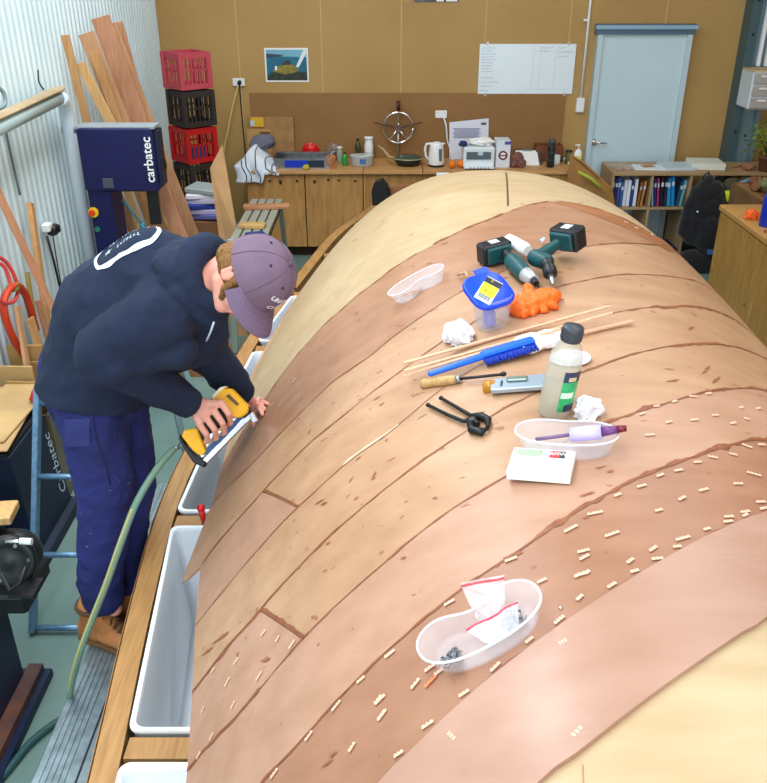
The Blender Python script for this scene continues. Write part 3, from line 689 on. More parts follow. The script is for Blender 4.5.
for i in range(14):
    a = i*.45; b.tube([V((0, 0, .12)), V((math.cos(a)*.06, math.sin(a)*.05, .25)), V((math.cos(a)*.16-.05, math.sin(a)*.1, .4))], .004, 5)
b.build('stem', mat('stem_green', (70, 90, 40)), t)
# drawer unit and trunking on the column
q = aty(752, 92, 8.45)
t = thing('drawer_unit', 'small white drawer unit mounted high on the steel column', 'drawer unit', V((q.x+.19, 8.66, q.z-.17)))
b = MB(); b.box((0, 0, .17), (.36, .3, .34), bev=.01); b.build('cabinet', mat('unit_white', (206, 216, 224), .45), t)
b = MB(); b.box((0, 0, .347), (.36, .3, .014)); b.build('top_board', mat('unit_top', (206, 184, 140), .6), t)
for k in range(3):
    b = MB(); b.box((-.07, -.155, .06+k*.11), (.2, .02, .095), bev=.006); d = b.build('drawer', mat('drawer_grey', (172, 166, 160), .4), t)
    b = MB(); b.box((-.07, -.172, .085+k*.11), (.08, .014, .016)); b.build('drawer_pull', white, d)
for k, lb in enumerate(('left white cable trunking above the drawer unit', 'middle white cable trunking above the drawer unit', 'right white cable trunking above the drawer unit')):
    q = aty(763+5*k, 40, 8.8); b = MB(); b.box((0, 0, .6), (.035, .05, 1.2), bev=.004); o = b.build('cable_trunking', white); o.location = (q.x+.03*k, 8.82-.05*0, t.location.z+.36); tag(o, lb, 'trunking', 'white trunking on the column')
# ------------------------------------------------------------------ right hand counter
CXL, CY0, CY1, CZ = 2.70, 3.2, 6.72, 1.0
t = thing('workbench', 'long plywood sided workbench on the right beyond the hull', 'workbench', V((3.05, 5, 0)))
b = MB(); b.box((.02, -.04, .48), (.66, CY1-CY0-.04, .96)); b.build('carcass', mat('bench_ply_dark', (150, 112, 58), .6, noise=3), t)
pv = wood('bench_side_ply', (192, 150, 80), (164, 122, 58), .5, axis=2, scale=4, k=8, spots=((96, 66, 30), 11, .72))
y = CY0
while y < CY1-.05:
    b = MB(); b.box((CXL-3.05+.008, y+.22-5, .475), (.02, .436, .93), bev=.003); b.build('side_panel', pv, t); y += .44
b = MB(); b.box((.02, (CY0+CY1)/2-5, .98), (.78, CY1-CY0, .045), bev=.006); b.build('worktop', wood('counter_top', (206, 158, 92), (184, 136, 74), .45, axis=1), t)
b = MB(); b.box((0, CY1-5-.02, .48), (.66, .02, .92)); b.build('end_panel', pv, t)
t = thing('storage_crate', 'brown timber crate with clothing on top beyond the workbench', 'crate', V((3.5, 7.2, 0)))
b = MB(); tray_rect(b, .8, .7, .98, .03); b.build('crate_body', mat('crate_brown', (128, 92, 54), .7, noise=6), t); b = MB(); b.box((0, 0, .96), (.78, .68, .03)); b.build('lid', mat('crate_lid', (150, 110, 66), .7), t)
def jacket(c, r, seed, name, m, lb, cat): return crumple(c, r, seed, name, m, lb, cat, amp=.22, freq=1.6)
crumple(V((3.4, 7.0, .985)), (.32, .2, .17), 51, 'olive_jacket', mat('olive_cloth', (112, 112, 74), .95), 'olive green jacket heaped on the crate beyond the workbench', 'jacket', amp=.22, freq=1.6)
crumple(V((3.2, 7.3, .985)), (.07, .12, .07), 52, 'brown_glove', mat('brown_leather', (128, 84, 56), .8), 'brown leather glove left of the olive jacket', 'glove', amp=.25)
flatbox(3.35, 7.45, .22, .14, .03, white, .2, 'white_card', 'white card on the crate behind the olive jacket', 'card', z=1.0)
q = atz(762, 226, 1.003)
t = thing('blue_bottle', 'deep blue plastic bottle on the right workbench', 'bottle', V((q.x+.03, q.y, 1.003)))
b = MB(); b.lathe([(.05, 0), (.054, .008), (.054, .2), (.044, .23), (.02, .25)], n=22); b.build('bottle_body', mat('deep_blue', (18, 50, 170), .3), t); b = MB(); b.lathe([(.022, .25), (.024, .28), (.014, .285)], n=14); b.build('cap', mat('deep_blue_cap', (14, 34, 130), .4), t)
q = atz(751, 219, 1.003); crumple(q, (.06, .05, .05), 53, 'orange_rag', mat('orange_cloth', (236, 104, 40), .8), 'small orange rag on the workbench left of the blue bottle', 'rag', amp=.35)
q = atz(765, 233, 1.003); b = MB(); b.cyl(q, q+V((.02, .05, .0))+V((0, 0, .0)), .008); mesh_thing(b, 'red_pen', mat('dark_red', (150, 40, 30)), 'small dark red stub at the front edge of the workbench', 'pen')
# backpack hanging on the shelf, and hi-vis
bp = thing('backpack', 'black backpack hanging in front of the open end of the bookshelf', 'backpack', V((3.07, 8.0, .22)))
bp.scale = (.84, .84, .92)
b = MB(); b.caps((0, .05, .16), (.0, .05, .46), (.2, .12), (.2, .11), fl=(0, 1, 0)); b.caps((.06, -.04, .12), (.05, -.04, .3), (.14, .1), (.12, .07), fl=(0, 1, 0)); b.caps((-.1, .05, .58), (.09, .06, .62), (.09, .08), (.08, .08)); b.caps((-.16, .05, .5), (-.2, .04, .2), .06, .05); b.caps((.17, .05, .08), (.15, .05, .52), .08, .06); b.caps((-.05, .06, .66), (.02, .08, .72), .05, .04)
bag_m = mat('black_fabric', (18, 18, 24), .85, sheen=.3)
o = blob(b, 'bag_body', bag_m, bp, .014, 2, [(.018, 6), (.008, 16)])
b = MB(); b.tube([V((-.06, .08, .65)), V((-.07, .06, .76)), V((0, .12, .8)), V((.05, .1, .66))], .014, 6); b.build('strap', bag_m, bp)
b = MB(); b.box((.1, -.14, .02), (.1, .02, .05)); b.build('blue_tag', mat('tag_blue', (70, 120, 180), .5), bp); b = MB(); b.cyl((-.12, -.07, .43), (-.12, -.09, .43), .009); b.build('badge', white, bp)
t = thing('safety_vest', 'hi-vis safety vest with pale blue and yellow strips hanging beside the backpack', 'vest', V((3.32, 8.1, .52)))
b = MB(); b.caps((0, 0, .28), (.04, .02, .0), .09, .1); b.caps((.0, 0, .25), (.14, .05, .32), .05, .05); o = blob(b, 'vest_body', mat('vest_dark', (70, 68, 50), .9), t, .015, 3, [(.01, 9)])
b = MB(); b.tube([V((-.04, -.1, .32)), V((.05, -.11, .36)), V((.16, -.04, .38))], .016, 6); b.build('pale_strip', mat('strip_blue', (120, 170, 210), .6), t)
b = MB(); b.tube([V((-.08, -.1, .28)), V((-.06, -.12, .2)), V((-.02, -.12, .16))], .022, 6); b.build('yellow_strip', mat('strip_yellow', (206, 220, 30), .6), t)
t = thing('boots_pile', 'dark bag on the floor below the hanging backpack', 'bag', V((3.1, 8.0, 0)))
b = MB(); b.caps((-.1, 0, .1), (.15, 0, .1), .12, .1); blob(b, 'bag_body', bag_m, t, .015, 4, [(.01, 8)])
# ================================================================== LEFT SIDE
# --- milk crates
def milk_crate(M, m, label):
    t = thing('milk_crate', label, 'milk crate', M, 'stack of milk crates'); w, h = .265, .285
    b = MB(); b.box((0, 0, .01), (w, w, .012))
    b.build('base', m, t)
    for z, hh in ((.02, .04), (h-.025, .05)):
        b = MB()
        for s in (-1, 1): b.box((s*w/2, 0, z), (.014, w, hh)); b.box((0, s*w/2, z), (w, .014, hh))
        b.build('rim', m, t)
    b = MB(); n = 7
    for s in (-1, 1):
        for k in range(n):
            q = -w/2+w*(k+.5)/n; b.box((s*w/2, q, h/2), (.008, .012, h-.05)); b.box((q, s*w/2, h/2), (.012, .008, h-.05))
        b.box((s*w/2, 0, h*.52), (.008, w, .014)); b.box((0, s*w/2, h*.52), (w, .008, .014))
    b.build('slats', m, t)
    for sx in (-1, 1):
        for sy in (-1, 1): b = MB(); b.box((sx*w/2, sy*w/2, h/2), (.035, .035, h), bev=.004); b.build('corner_post', m, t)
    return t
pk = mat('faded_red_crate', (176, 66, 78), .6); rdc = mat('red_crate', (170, 16, 22), .45); bkc = mat('black_crate', (40, 34, 32), .6)
cq = aty(190, 60, 7.45)
cl = [('black milk crate on the floor, bottom of the stack by the left wall', bkc), ('black milk crate, second up from the floor in the stack', bkc), ('black milk crate, third up from the floor in the stack', bkc), ('black milk crate directly under the bright red crate', bkc),
      ('bright red milk crate in the middle of the stack', rdc), ('black milk crate between the bright red and the faded red crates', bkc), ('faded pinkish red milk crate, topmost of the stack', pk)]
for i, (lb, m) in enumerate(cl):
    milk_crate(Matrix.Translation(V((-1.63+.01*(i % 2), 7.48, .298*i))) @ Matrix.Rotation(math.radians(40+(i*3) % 5), 4, 'Z'), m, lb)
o = flatbox(-1.63, 7.48, .16, .16, .1, mat('blue_tin', (60, 70, 130), .4), .5, 'tin', 'small purple blue tin inside the bright red crate', 'tin', z=.298*4+.02)
# cardboard box with papers
flatbox(-1.5, 7.07, .42, .3, .8, mat('cardboard_dark', (136, 92, 56), .8, noise=5), .05, 'cardboard_carton', 'tall brown cardboard carton on the floor in front of the milk crates', 'carton', z=0)
t = thing('paper_bundle', 'untidy bundle of white and lilac papers on the brown carton', 'papers', V((-1.5, 7.07, .8)))
cols = [(96, 100, 160), (170, 164, 200), (30, 50, 140), (190, 186, 214), (226, 224, 232), (150, 160, 160)]
for i, cc in enumerate(cols):
    b = MB(); b.box((0, 0, .03+.043*i), (.36-.02*i, .24, .042), Matrix.Rotation(.12*((i*7) % 5-2), 4, 'Z') @ Matrix.Rotation(.06*(i % 3-1), 4, 'Y'), bev=.008); b.build('paper_bag', mat('bundle%d' % i, cc, .6), t)
# leaning cardboard panel
t = thing('leaning_panel', 'tan cardboard panel with slanted top leaning in front of the milk crates', 'panel', V((-1.2, 6.5, 0)))
A_ = [aty(210, 168, 6.62), aty(222, 145, 6.66), aty(238, 240, 6.5)]
A_ += [V((A_[2].x+.03, 6.4, .0)), V((A_[0].x+.1, 6.4, 0)), ]
b = MB(); b.prism(A_, V((.004, .012, 0))); b.build('panel_sheet', mat('tan_panel', (200, 156, 108), .8, noise=3), t); relocate(t)
# --- leaning timber behind the bandsaw
def lean(pa, ya, pb, yb, w, th_, m, label, grp='offcut boards leaning behind the bandsaw', floor=True, name='timber_board'):
    a = aty(*pa, ya); q = aty(*pb, yb)
    if floor: k = (a.z-.012)/(a.z-q.z); q = a+(q-a)*k
    b = MB(); b.beam(a, q, w, th_, up=V((0, -1, 0)), bev=.002)
    return mesh_thing(b, name, m, label, 'board', grp)
tm = [wood('board_tan', (206, 160, 108), (180, 132, 84), .6, axis=2, k=10), wood('board_pine', (226, 186, 128), (200, 156, 98), .6, axis=2, k=10, spots=((120, 70, 34), 12, .76)), wood('board_brown', (204, 160, 120), (184, 136, 98), .6, axis=2, k=10), wood('board_red', (200, 148, 114), (178, 124, 92), .6, axis=2, k=10)]
lean((65, 35), 6.12, (88, 127), 6.15, .055, .02, tm[0], 'narrow tan board, leftmost of the timber leaning above the bandsaw')
lean((80, 63), 6.3, (113, 127), 6.3, .07, .02, tm[1], 'short pale knotty pine board leaning above the bandsaw')
lean((86, 33), 6.5, (124, 127), 6.5, .115, .02, tm[2], 'wide brown board with notched top leaning above the bandsaw')
lean((100, 17), 6.7, (141, 127), 6.7, .135, .022, tm[3], 'widest reddish board, tallest of the timber leaning above the bandsaw')
lean((110, 24), 6.8, (152, 130), 6.8, .09, .02, tm[2], 'brown board partly hidden behind the widest reddish board')
lean((118, 22), 6.88, (147, 128), 6.88, .07, .02, tm[3], 'narrow reddish board, rightmost of the timber leaning above the bandsaw')
lean((93, 50), 6.4, (121, 130), 6.4, .06, .02, tm[0], 'tan strip leaning between the brown board and the pine board')
lean((150, 160), 6.05, (182, 240), 6.05, .1, .03, tm[3], 'reddish board leaning to the right of the bandsaw', 'boards beside the bandsaw')
lean((138, 150), 6.15, (165, 240), 6.15, .08, .02, tm[2], 'brown board leaning close against the right side of the bandsaw', 'boards beside the bandsaw')
lean((112, 185), 6.2, (142, 245), 6.2, .09, .02, tm[2], 'wide brown offcut seen through the bandsaw throat', 'boards beside the bandsaw')
lean((124, 180), 6.1, (146, 245), 6.1, .05, .02, tm[1], 'pale offcut seen through the bandsaw throat', 'boards beside the bandsaw')
lean((135, 185), 6.28, (158, 245), 6.28, .05, .02, tm[0], 'tan offcut leaning just right of the bandsaw blade', 'boards beside the bandsaw')
# --- bandsaw
blue = mat('machine_blue', (8, 13, 76), .5, noise=3, col2=(7, 11, 66))
bs = thing('bandsaw', 'dark blue upright bandsaw standing against the white corrugated wall', 'bandsaw', V((-1.73, 5.8, 0)))
L0 = aty(75, 128, 5.65); R0 = aty(154, 128, 5.65); lo = aty(158, 192, 5.65).z; zt = L0.z
def bsb(name, x0, x1, y0, y1, z0, z1, m, bev=.01, par=None):
    b = MB(); b.box(((x0+x1)/2+1.73, (y0+y1)/2-5.8, (z0+z1)/2), (x1-x0, y1-y0, z1-z0), bev=bev); return b.build(name, m, par or bs)
bsb('upper_wheel_cover', L0.x, R0.x-.015, 5.65, 5.80, lo, zt, blue, .012)
bsb('top_edge', L0.x, R0.x, 5.66, 5.80, zt-.012, zt+.01, mat('machine_grey', (142, 150, 156), .5), .004)
bsb('side_panel', R0.x-.016, R0.x+.012, 5.68, 5.80, lo+.03, zt-.02, mat('navy_dark', (14, 18, 52), .5), .004)
cw = aty(112, 190, 5.65).x
bsb('column', L0.x+.005, cw-.02, 5.67, 5.93, .7, lo+.02, blue)
bsb('lower_cabinet', L0.x-.01, R0.x, 5.64, 5.96, .0, .72, blue, .012)
g0 = aty(146, 190, 5.72).x; g1 = aty(157, 190, 5.72).x
bsb('blade_guard', g0, g1, 5.72, 5.76, 1.12, lo, black, .004)
bsb('blade', g0+.02, g0+.024, 5.73, 5.75, .9, 1.15, steel, 0)
bsb('table', L0.x+.12, R0.x+.08, 5.55, 5.95, .88, .91, mat('cast_grey', (150, 152, 148), .4, .5), .006)
q = aty(108, 183, 5.645); bsb('badge_plate', q.x-.035, q.x+.035, 5.643, 5.652, q.z-.035, q.z+.03, mat('plate_grey', (70, 74, 90), .5), .002)
q = aty(94, 212, 5.665); b = MB(); b.cyl(q, q+V((0, -.02, 0)), .034); eb = b.build('stop_switch', mat('switch_yellow', (232, 190, 30), .4), bs)
b = MB(); b.cyl(q+V((-.006, -.02, 0)), q+V((-.006, -.045, 0)), .021, .018); b.build('red_button', mat('button_red', (214, 60, 30), .4), bs)
q = aty(98, 229, 5.665); b = MB(); b.cyl(q, q+V((0, -.015, 0)), .018); b.build('green_button', mat('button_green', (40, 116, 96), .4), bs)
q = aty(122, 200, 5.8); b = MB(); b.tube([q, q+V((.05, -.02, -.05)), q+V((.13, -.04, -.17))], .009, 6); b.build('guide_rod', mat('teal_metal', (50, 140, 160), .4, .3), bs)
b = MB(); b.ell(q+V((.13, -.04, -.17)), (.02, .02, .02)); b.build('rod_knob', mat('teal_metal', (1, 1, 1)), bs)
for c in bs.children:
    if c.name.split('.')[0] in ('stop_switch', 'red_button', 'green_button', 'guide_rod', 'rod_knob'): c.data.transform(Matrix.Translation((1.73, -5.8, 0)))
q = aty(150, 160, 5.648)
lettering('carbatec', .086, Matrix.Translation((q.x+1.72, q.y-5.8, q.z+.0)) @ Matrix.Rotation(math.pi/2, 4, 'X') @ Matrix.Rotation(math.pi/2, 4, 'Z'), paper, bs, bold=.0012)
b = MB(); b.tube([aty(160, 150, 5.75), aty(164, 165, 5.78), aty(163, 178, 5.8)], .02, 8); o = b.build('tension_handle', black, bs); o.data.transform(Matrix.Translation((1.73, -5.8, 0)))
# --- ducting on the left wall
a = aty(-30, 144, 4.7); a = V((-2.08, a.y, atx(-30, 140, -2.08).z)); e = atx(60, 98, -2.08)
s0 = atx(-20, 137, -2.08)
dt_ = thing('dust_duct', 'horizontal grey pipe with timber batten and white downpipe on the left wall', 'pipe', V((-2.08, e.y, e.z-.6)))
b = MB(); b.cyl(s0, e, .04); b.build('horizontal_pipe', mat('duct_grey', (158, 176, 176), .45), dt_)
b = MB(); b.beam(s0+V((.0, 0, .055)), e+V((0, 0.03, .055)), .075, .028, up=V((0, 0, 1)), bev=.012); b.build('timber_batten', mat('batten_tan', (196, 172, 136), .6, noise=4), dt_)
dn = V((-2.08, e.y+.05, e.z))
b = MB(); b.tube([e+V((0, -.03, 0)), e+V((0, .03, -.01)), V((-2.09, e.y+.1, e.z-.06)), V((-2.1, e.y+.13, e.z-.16)), V((-2.1, e.y+.14, .05))], .048, 14); b.build('downpipe', mat('duct_white', (214, 226, 234), .4), dt_)
b = MB(); b.cyl((-2.1, e.y+.14, e.z-.2), (-2.1, e.y+.14, e.z-.24), .054); b.build('pipe_clamp', mat('clamp_grey', (120, 140, 156), .4, .4), dt_)
relocate(dt_)
def wallcord(pts, r, name, m, lb, cat='cable'): return cord(pts, r, name, m, lb, cat)
wallcord([atx(5, 128, -2.17), atx(12, 160, -2.17), atx(20, 195, -2.17)], .008, 'wall_cable', mat('cable_grey', (96, 112, 116)), 'thin grey cable running down the corrugated wall below the pipe')
wallcord([atx(38, 70, -2.16), atx(39, 82, -2.16), atx(44, 90, -2.14)], .005, 'wire_hook', dark, 'small bent wire hook above the end of the pipe', 'hook')
wallcord([atx(-5, 86, -2.15), atx(3, 92, -2.14), atx(5, 104, -2.14), atx(-4, 110, -2.15)], .012, 'hose_ring', mat('ring_grey', (130, 150, 156)), 'grey hose loop at the left edge above the pipe', 'hose')
# leaning sticks on the left wall
def stick(pa, xa, pb, xb, w, th_, m, lb, floor=True, cat='board', name='timber_board'):
    a = atx(*pa, xa); q = atx(*pb, xb)
    if floor: k = (a.z-.012)/(a.z-q.z); q = a+(q-a)*k
    b = MB(); b.beam(a, q, w, th_, up=V((1, 0, 0)), bev=.002); return mesh_thing(b, name, m, lb, cat)
stick((-4, 188), -2.13, (50, 303), -1.93, .065, .02, tm[3], 'long reddish board leaning diagonally at the far left')
stick((30, 203), -2.14, (44, 300), -2.06, .055, .03, tm[0], 'upright tan post with rounded top beside the wall socket')
stick((27, 272), -2.12, (36, 330), -2.1, .035, .02, wood('board_olive', (186, 168, 100), (160, 142, 80), .6, axis=2), 'short yellowish stake standing left of the tan post')
stick((17, 306), -2.02, (28, 372), -1.98, .05, .02, tm[2], 'dark brown stake in the offcut bin below the hoses', floor=False)
stick((30, 318), -2.0, (40, 350), -1.97, .09, .012, tm[0], 'wide pale offcut leaning in the bin behind the man', floor=False)
stick((38, 300), -2.05, (52, 352), -2.0, .06, .02, tm[3], 'reddish offcut just behind the man by the wall', floor=False)
ws = thing('wall_socket', 'black plug box on the corrugated wall with cable hanging down', 'power outlet', atx(46, 229, -2.17))
b = MB(); b.box((.02, -.03, .02), (.05, .07, .05), bev=.006); b.build('socket_box', white, ws); b = MB(); b.box((.04, .02, -.01), (.06, .1, .06), bev=.01); b.build('plug_body', black, ws)
o0 = ws.location; b = MB(); pts = [atx(47, 236, -2.12), atx(54, 262, -2.12), atx(60, 288, -2.12), atx(70, 320, -2.12)]; b.tube([p-o0 for p in pts], .008, 6); b.build('cable', black, ws)
pts = [atx(53, 236, -2.13), atx(57, 262, -2.13), atx(62, 290, -2.13)]; b = MB(); b.tube([p-o0 for p in pts], .004, 6); b.build('thin_cable', dark, ws)
# hoses
def loop(cx_, cz, y, rx, rz, x, n=24, a0=0, a1=360):
    return [V((x, y+math.cos(math.radians(a0+(a1-a0)*i/n))*rx, cz+math.sin(math.radians(a0+(a1-a0)*i/n))*rz)) for i in range(n+1)]
hm = mat('orange_hose', (196, 58, 26), .45); hr = mat('pink_hose', (204, 70, 66), .4)
h0 = thing('air_hose_coil', 'thick orange red hose coil hanging on the left wall', 'hose', V((-2.08, 4.5, .5)))
for k in range(3):
    pts = [atx(x, y, -2.1+.03*k) for x, y in ((26+k*2, 368), (12+k, 338), (3+k, 312), (5+k, 294), (15+k, 287-k), (24+k, 294), (30+k, 312), (33+k*2, 330))]
    cord(pts, .017, 'hose_turn', hm, '', parent=h0)
b = MB(); q = atx(13, 287, -2.05); b.box(q, (.05, .06, .035)); b.build('tie', mat('tie_green', (130, 146, 70), .6), h0); relocate(h0)
h1 = thing('thin_hose', 'thin pink red hose looped above the thick hose coil', 'hose', V((-2.05, 4.5, .8)))
cord([atx(-3, 256, -2.1), atx(6, 262, -2.08), atx(14, 275, -2.06), atx(18, 290, -2.05), atx(14, 301, -2.03), atx(4, 303, -2.03), atx(-4, 298, -2.03)], .011, 'hose_turn', hr, '', parent=h1)
cord([atx(-3, 262, -2.08), atx(5, 268, -2.06), atx(10, 282, -2.05), atx(12, 292, -2.04)], .011, 'hose_turn', hr, '', parent=h1); relocate(h1)
# offcut bin
t = thing('offcut_bin', 'grey green timber bin full of offcuts below the hoses', 'bin', V((-1.99, 4.33, 0)))
b = MB(); tray_rect(b, .36, .62, .56, .02); b.build('bin_body', mat('bin_grey', (116, 112, 92), .7, noise=4), t)
for i, (x, y, rx, ry, h) in enumerate(((-.08, -.12, .1, .08, .74), (.05, 0, -.12, .15, .7), (-.04, .12, .15, -.1, .78), (.08, .2, -.1, .1, .66), (.02, -.22, .05, .2, .68))):
    b = MB(); b.box((x, y, h/2+.03), (.2, .015, h-.06), Matrix.Rotation(rx*.3, 4, 'X') @ Matrix.Rotation(ry*.2, 4, 'Y'))
    o = b.build('plywood_offcut', mat('ply_off%d' % (i % 3), [(200, 164, 110), (176, 140, 84), (190, 150, 90)][i % 3], .7, noise=4)); o.data.transform(Matrix.Translation((-x, -y, 0))); o.matrix_basis = Matrix.Translation(V((-1.99+x*.6, 4.33+y*.8, .022)))
    tag(o, ['front left ply offcut in the grey green bin', 'leaning ply offcut in the middle of the grey green bin', 'tallest ply offcut in the grey green bin', 'rear right ply offcut in the grey green bin', 'nearest ply offcut in the grey green bin'][i], 'offcut', 'ply offcuts in the bin')
# dark tool cabinet with lettering, ply sheets on top
navy = mat('navy_box', (14, 30, 56), .55, noise=4, col2=(12, 24, 44)); blk = mat('soot_black', (20, 22, 30), .6)
t = thing('tool_cabinet', 'dark navy tool cabinet with white lettering on the floor left of the ladder', 'cabinet', V((-1.96, 3.72, 0)))
b = MB()
rings = []
for z, x1, y0, y1 in ((0, .26, -.3, .27), (.06, .26, -.3, .27), (.07, .22, -.27, .24), (.62, .17, -.24, .2)):
    rings.append([V((-.2, y0, z)), V((x1, y0, z)), V((x1, y1, z)), V((-.2, y1, z))])
b.loft(rings, False); b.build('cabinet_body', navy, t, .006)
b = MB(); b.box((-.02, -.02, .63), (.36, .44, .02)); b.build('lid', blk, t)
M_ = Matrix.Translation((.2, .155, .36)) @ Matrix.Rotation(math.radians(-5), 4, 'Y') @ Matrix(((0, 0, 1, 0), (0, 1, 0, 0), (-1, 0, 0, 0), (0, 0, 0, 1))) @ Matrix.Rotation(math.pi, 4, 'Z')
M_ = Matrix.Translation((.2, .17, .33)) @ Matrix.Rotation(math.radians(-5), 4, 'Y') @ basis(V((0, 0, 0)), V((0, 0, 1)), V((0, -1, 0)), V((1, 0, 0)))
lettering('Carbatec', .1, M_, mat('pale_letters', (170, 186, 200), .6), t, shear=.25)
for i, (dx, dy, rz, w, l, lb) in enumerate(((0, 0, .1, .3, .7, 'tan plywood sheet lying on the navy cabinet, lower of two'), (.03, .05, -.04, .26, .64, 'tan plywood sheet lying on the navy cabinet, upper of two'))):
    o = flatbox(-1.97+dx, 3.8+dy, w, l, .012, mat('ply_sheet', (206, 170, 116), .6, noise=3), rz, 'plywood_sheet', lb, 'sheet', z=.66+.016*i); o['group'] = 'plywood sheets on the navy cabinet'
crumple(V((-1.8, 3.95, .69)), (.05, .06, .04), 61, 'red_cloth', mat('red_cloth', (180, 30, 36), .8), 'small red cloth beside the plywood sheets', 'cloth', amp=.25)
# black box between cabinet and machine
flatbox(-2.02, 3.2, .34, .3, .5, blk, 0, 'black_box', 'black box on the floor between the navy cabinet and the vice stand', 'box', z=0)
# machine on blue stand
t = thing('machine_stand', 'dark blue steel machine stand at the lower left corner', 'stand', V((-1.78, 2.42, 0)))
b = MB(); b.box((-.03, -.02, .27), (.6, .5, .5), bev=.01); b.build('stand_body', mat('stand_blue', (14, 32, 66), .5, noise=3), t)
b = MB(); b.box((.0, -.02, .02), (.72, .62, .04), bev=.004); b.build('base_flange', mat('stand_blue', (1, 1, 1)), t)
b = MB(); b.box((.3, .0, .05), (.06, .56, .05)); b.build('ledge', mat('ledge_brown', (112, 70, 52), .6, noise=8, col2=(50, 44, 56)), t)
b = MB(); q = atx(0, 665, -1.78+.272) - V((-1.78, 2.42, 0)); b.cyl((.27, -.06, .33), (.276, -.06, .33), .05); b.build('round_label', mat('label_pale', (196, 214, 220), .5), t)
b = MB(); b.box((.2, .14, .53), (.22, .16, .02), Matrix.Rotation(0, 4, 'Z')); b.build('top_plate', black, t)
mc = thing('bench_machine', 'black bench machine with chrome crank on the blue stand', 'machine', V((-1.5, 2.55, .525)))
mm = mat('machine_black', (38, 44, 46), .4, .3, noise=8)
b = MB(); b.box((-1.52, 2.62, .57), (.34, .26, .09), bev=.012); b.build('base', mm, mc)
b = MB(); b.caps((-1.66, 2.64, .70), (-1.42, 2.64, .70), .1, .1); b.build('motor_body', mm, mc)
wc = P(8, 562, 3.02); fx = V((.25, -1, .25)).normalized(); xx_, yy_, zz_ = frame(fx); MW_ = basis(wc, xx_, yy_, zz_)
b = MB(); b.lathe([(.03, -.06), (.085, -.05), (.095, -.02), (.095, .0), (.085, .008), (.06, .0), (.05, -.006), (.02, .006), (.003, .008)], MW_, n=30); b.build('wheel', mm, mc)
for k in range(6):
    b = MB(); a_ = k*math.tau/6; b.cyl(MW_ @ V((.07*math.cos(a_), .07*math.sin(a_), .0)), MW_ @ V((.07*math.cos(a_), .07*math.sin(a_), .014)), .007, n=8); b.build('bolt', mat('bolt_grey', (120, 128, 130), .35, .8), mc)
b = MB(); b.tube([P(2, 575, 2.98), P(10, 590, 2.98), P(20, 583, 2.98), P(26, 566, 2.98)], .009, 8); b.build('guard_rod', dark, mc)
b = MB(); b.cyl(P(6, 542, 2.97), P(22, 541, 2.97), .007); b.build('crank_rod', chrome, mc); b = MB(); b.cyl(P(20, 541, 2.97), P(32, 541.5, 2.97), .012); b.build('crank_grip', mat('grip_white', (230, 236, 240), .2), mc)
b = MB(); b.box(P(26, 588, 3.02), (.09, .1, .012)); b.build('side_plate', black, mc)
b = MB(); b.box((-1.56, 2.66, .82), (.2, .14, .07), bev=.01); b.build('top_block', mm, mc)
relocate(mc)
flatbox(-1.5, 2.66, .2, .12, .035, tm[1], .1, 'wood_block', 'small tan wood block on top of the black machine', 'block', z=.857)
# ladder by the left
lm = mat('ladder_metal', (120, 158, 190), .4, .5, noise=40, col2=(90, 128, 160))
ld = thing('trestle_ladder', 'blue grey metal trestle ladder behind the standing man', 'ladder', V((-1.45, 3.1, 0)))
def lp(u, z): # u -1..1 across, along the leaning side
    return V((-1.45+u*(.15-.03*z), 2.95+.49*z, z))
for u in (-1, 1):
    b = MB(); b.beam(lp(u, 0.012), lp(u, 1.02), .028, .045, up=V((0, 1, 0)), bev=.004); b.build('side_rail', lm, ld)
for z in (.03, .33, .65, .95):
    b = MB(); b.cyl(lp(-1, z), lp(1, z), .014, n=10); b.build('rung', lm, ld)
for u in (-1, 1):
    b = MB(); b.beam(lp(u*.9, 1.0)+V((0, .02, 0)), V((-1.45+u*.15, 3.95, 0.012)), .024, .03, up=V((0, 1, 0))); b.build('rear_leg', lm, ld)
b = MB(); b.beam(lp(-1, 1.02), lp(1, 1.02), .05, .02, up=V((0, 1, 0))); b.build('top_cap', lm, ld)
relocate(ld)
# trestle behind the stapler
t = thing('rear_trestle', 'grey green metal trestle leg seen between the man and his arm', 'trestle', V((-1.05, 3.9, 0)))
for pa, pb in (((166, 365), (183, 440)), ((178, 352), (206, 430))):
    a = aty(*pa, 3.95); q = aty(*pb, 3.8); q = a+(q-a)*((a.z-.02)/(a.z-q.z)); b = MB(); b.beam(a, q, .03, .03, bev=.003); b.build('leg', mat('trestle_grey', (112, 138, 140), .5, .4), t)
b = MB(); b.beam(aty(160, 372, 3.95), aty(215, 372, 3.95), .04, .04); b.build('top_bar', mat('bar_brown', (140, 100, 60), .6), t); relocate(t)
# long plank the man stands on
PZ = .40
pk_ = thing('scaffold_plank', 'grey aluminium scaffold plank the man stands on beside the hull frame', 'plank', V((-1.0, 2.3, PZ-.05)))
b = MB(); b.box((0, 0, .025), (.26, 2.6, .05), bev=.004); b.build('deck', alu, pk_)
b = MB()
for x in (-.105, -.085, -.065, -.045, -.025, .06, .09): b.box((x, 0, .052), (.006, 2.58, .004))
b.build('tread_ribs', alu, pk_)
b = MB(); b.box((.015, 0, .0515), (.006, 2.59, .003)); b.build('groove', dark, pk_)
for i, y in enumerate((1.15, 3.45)):
    t = thing('plank_support', ['timber block stack holding up the near end of the scaffold plank', 'timber block stack holding up the far end of the scaffold plank'][i], 'support', V((-1.0, y, 0)))
    for k in range(4): b = MB(); b.box((0, 0, .0435+.0873*k), (.24 if k % 2 else .1, .1 if k % 2 else .24, .087)); b.build('block', pinex, t)
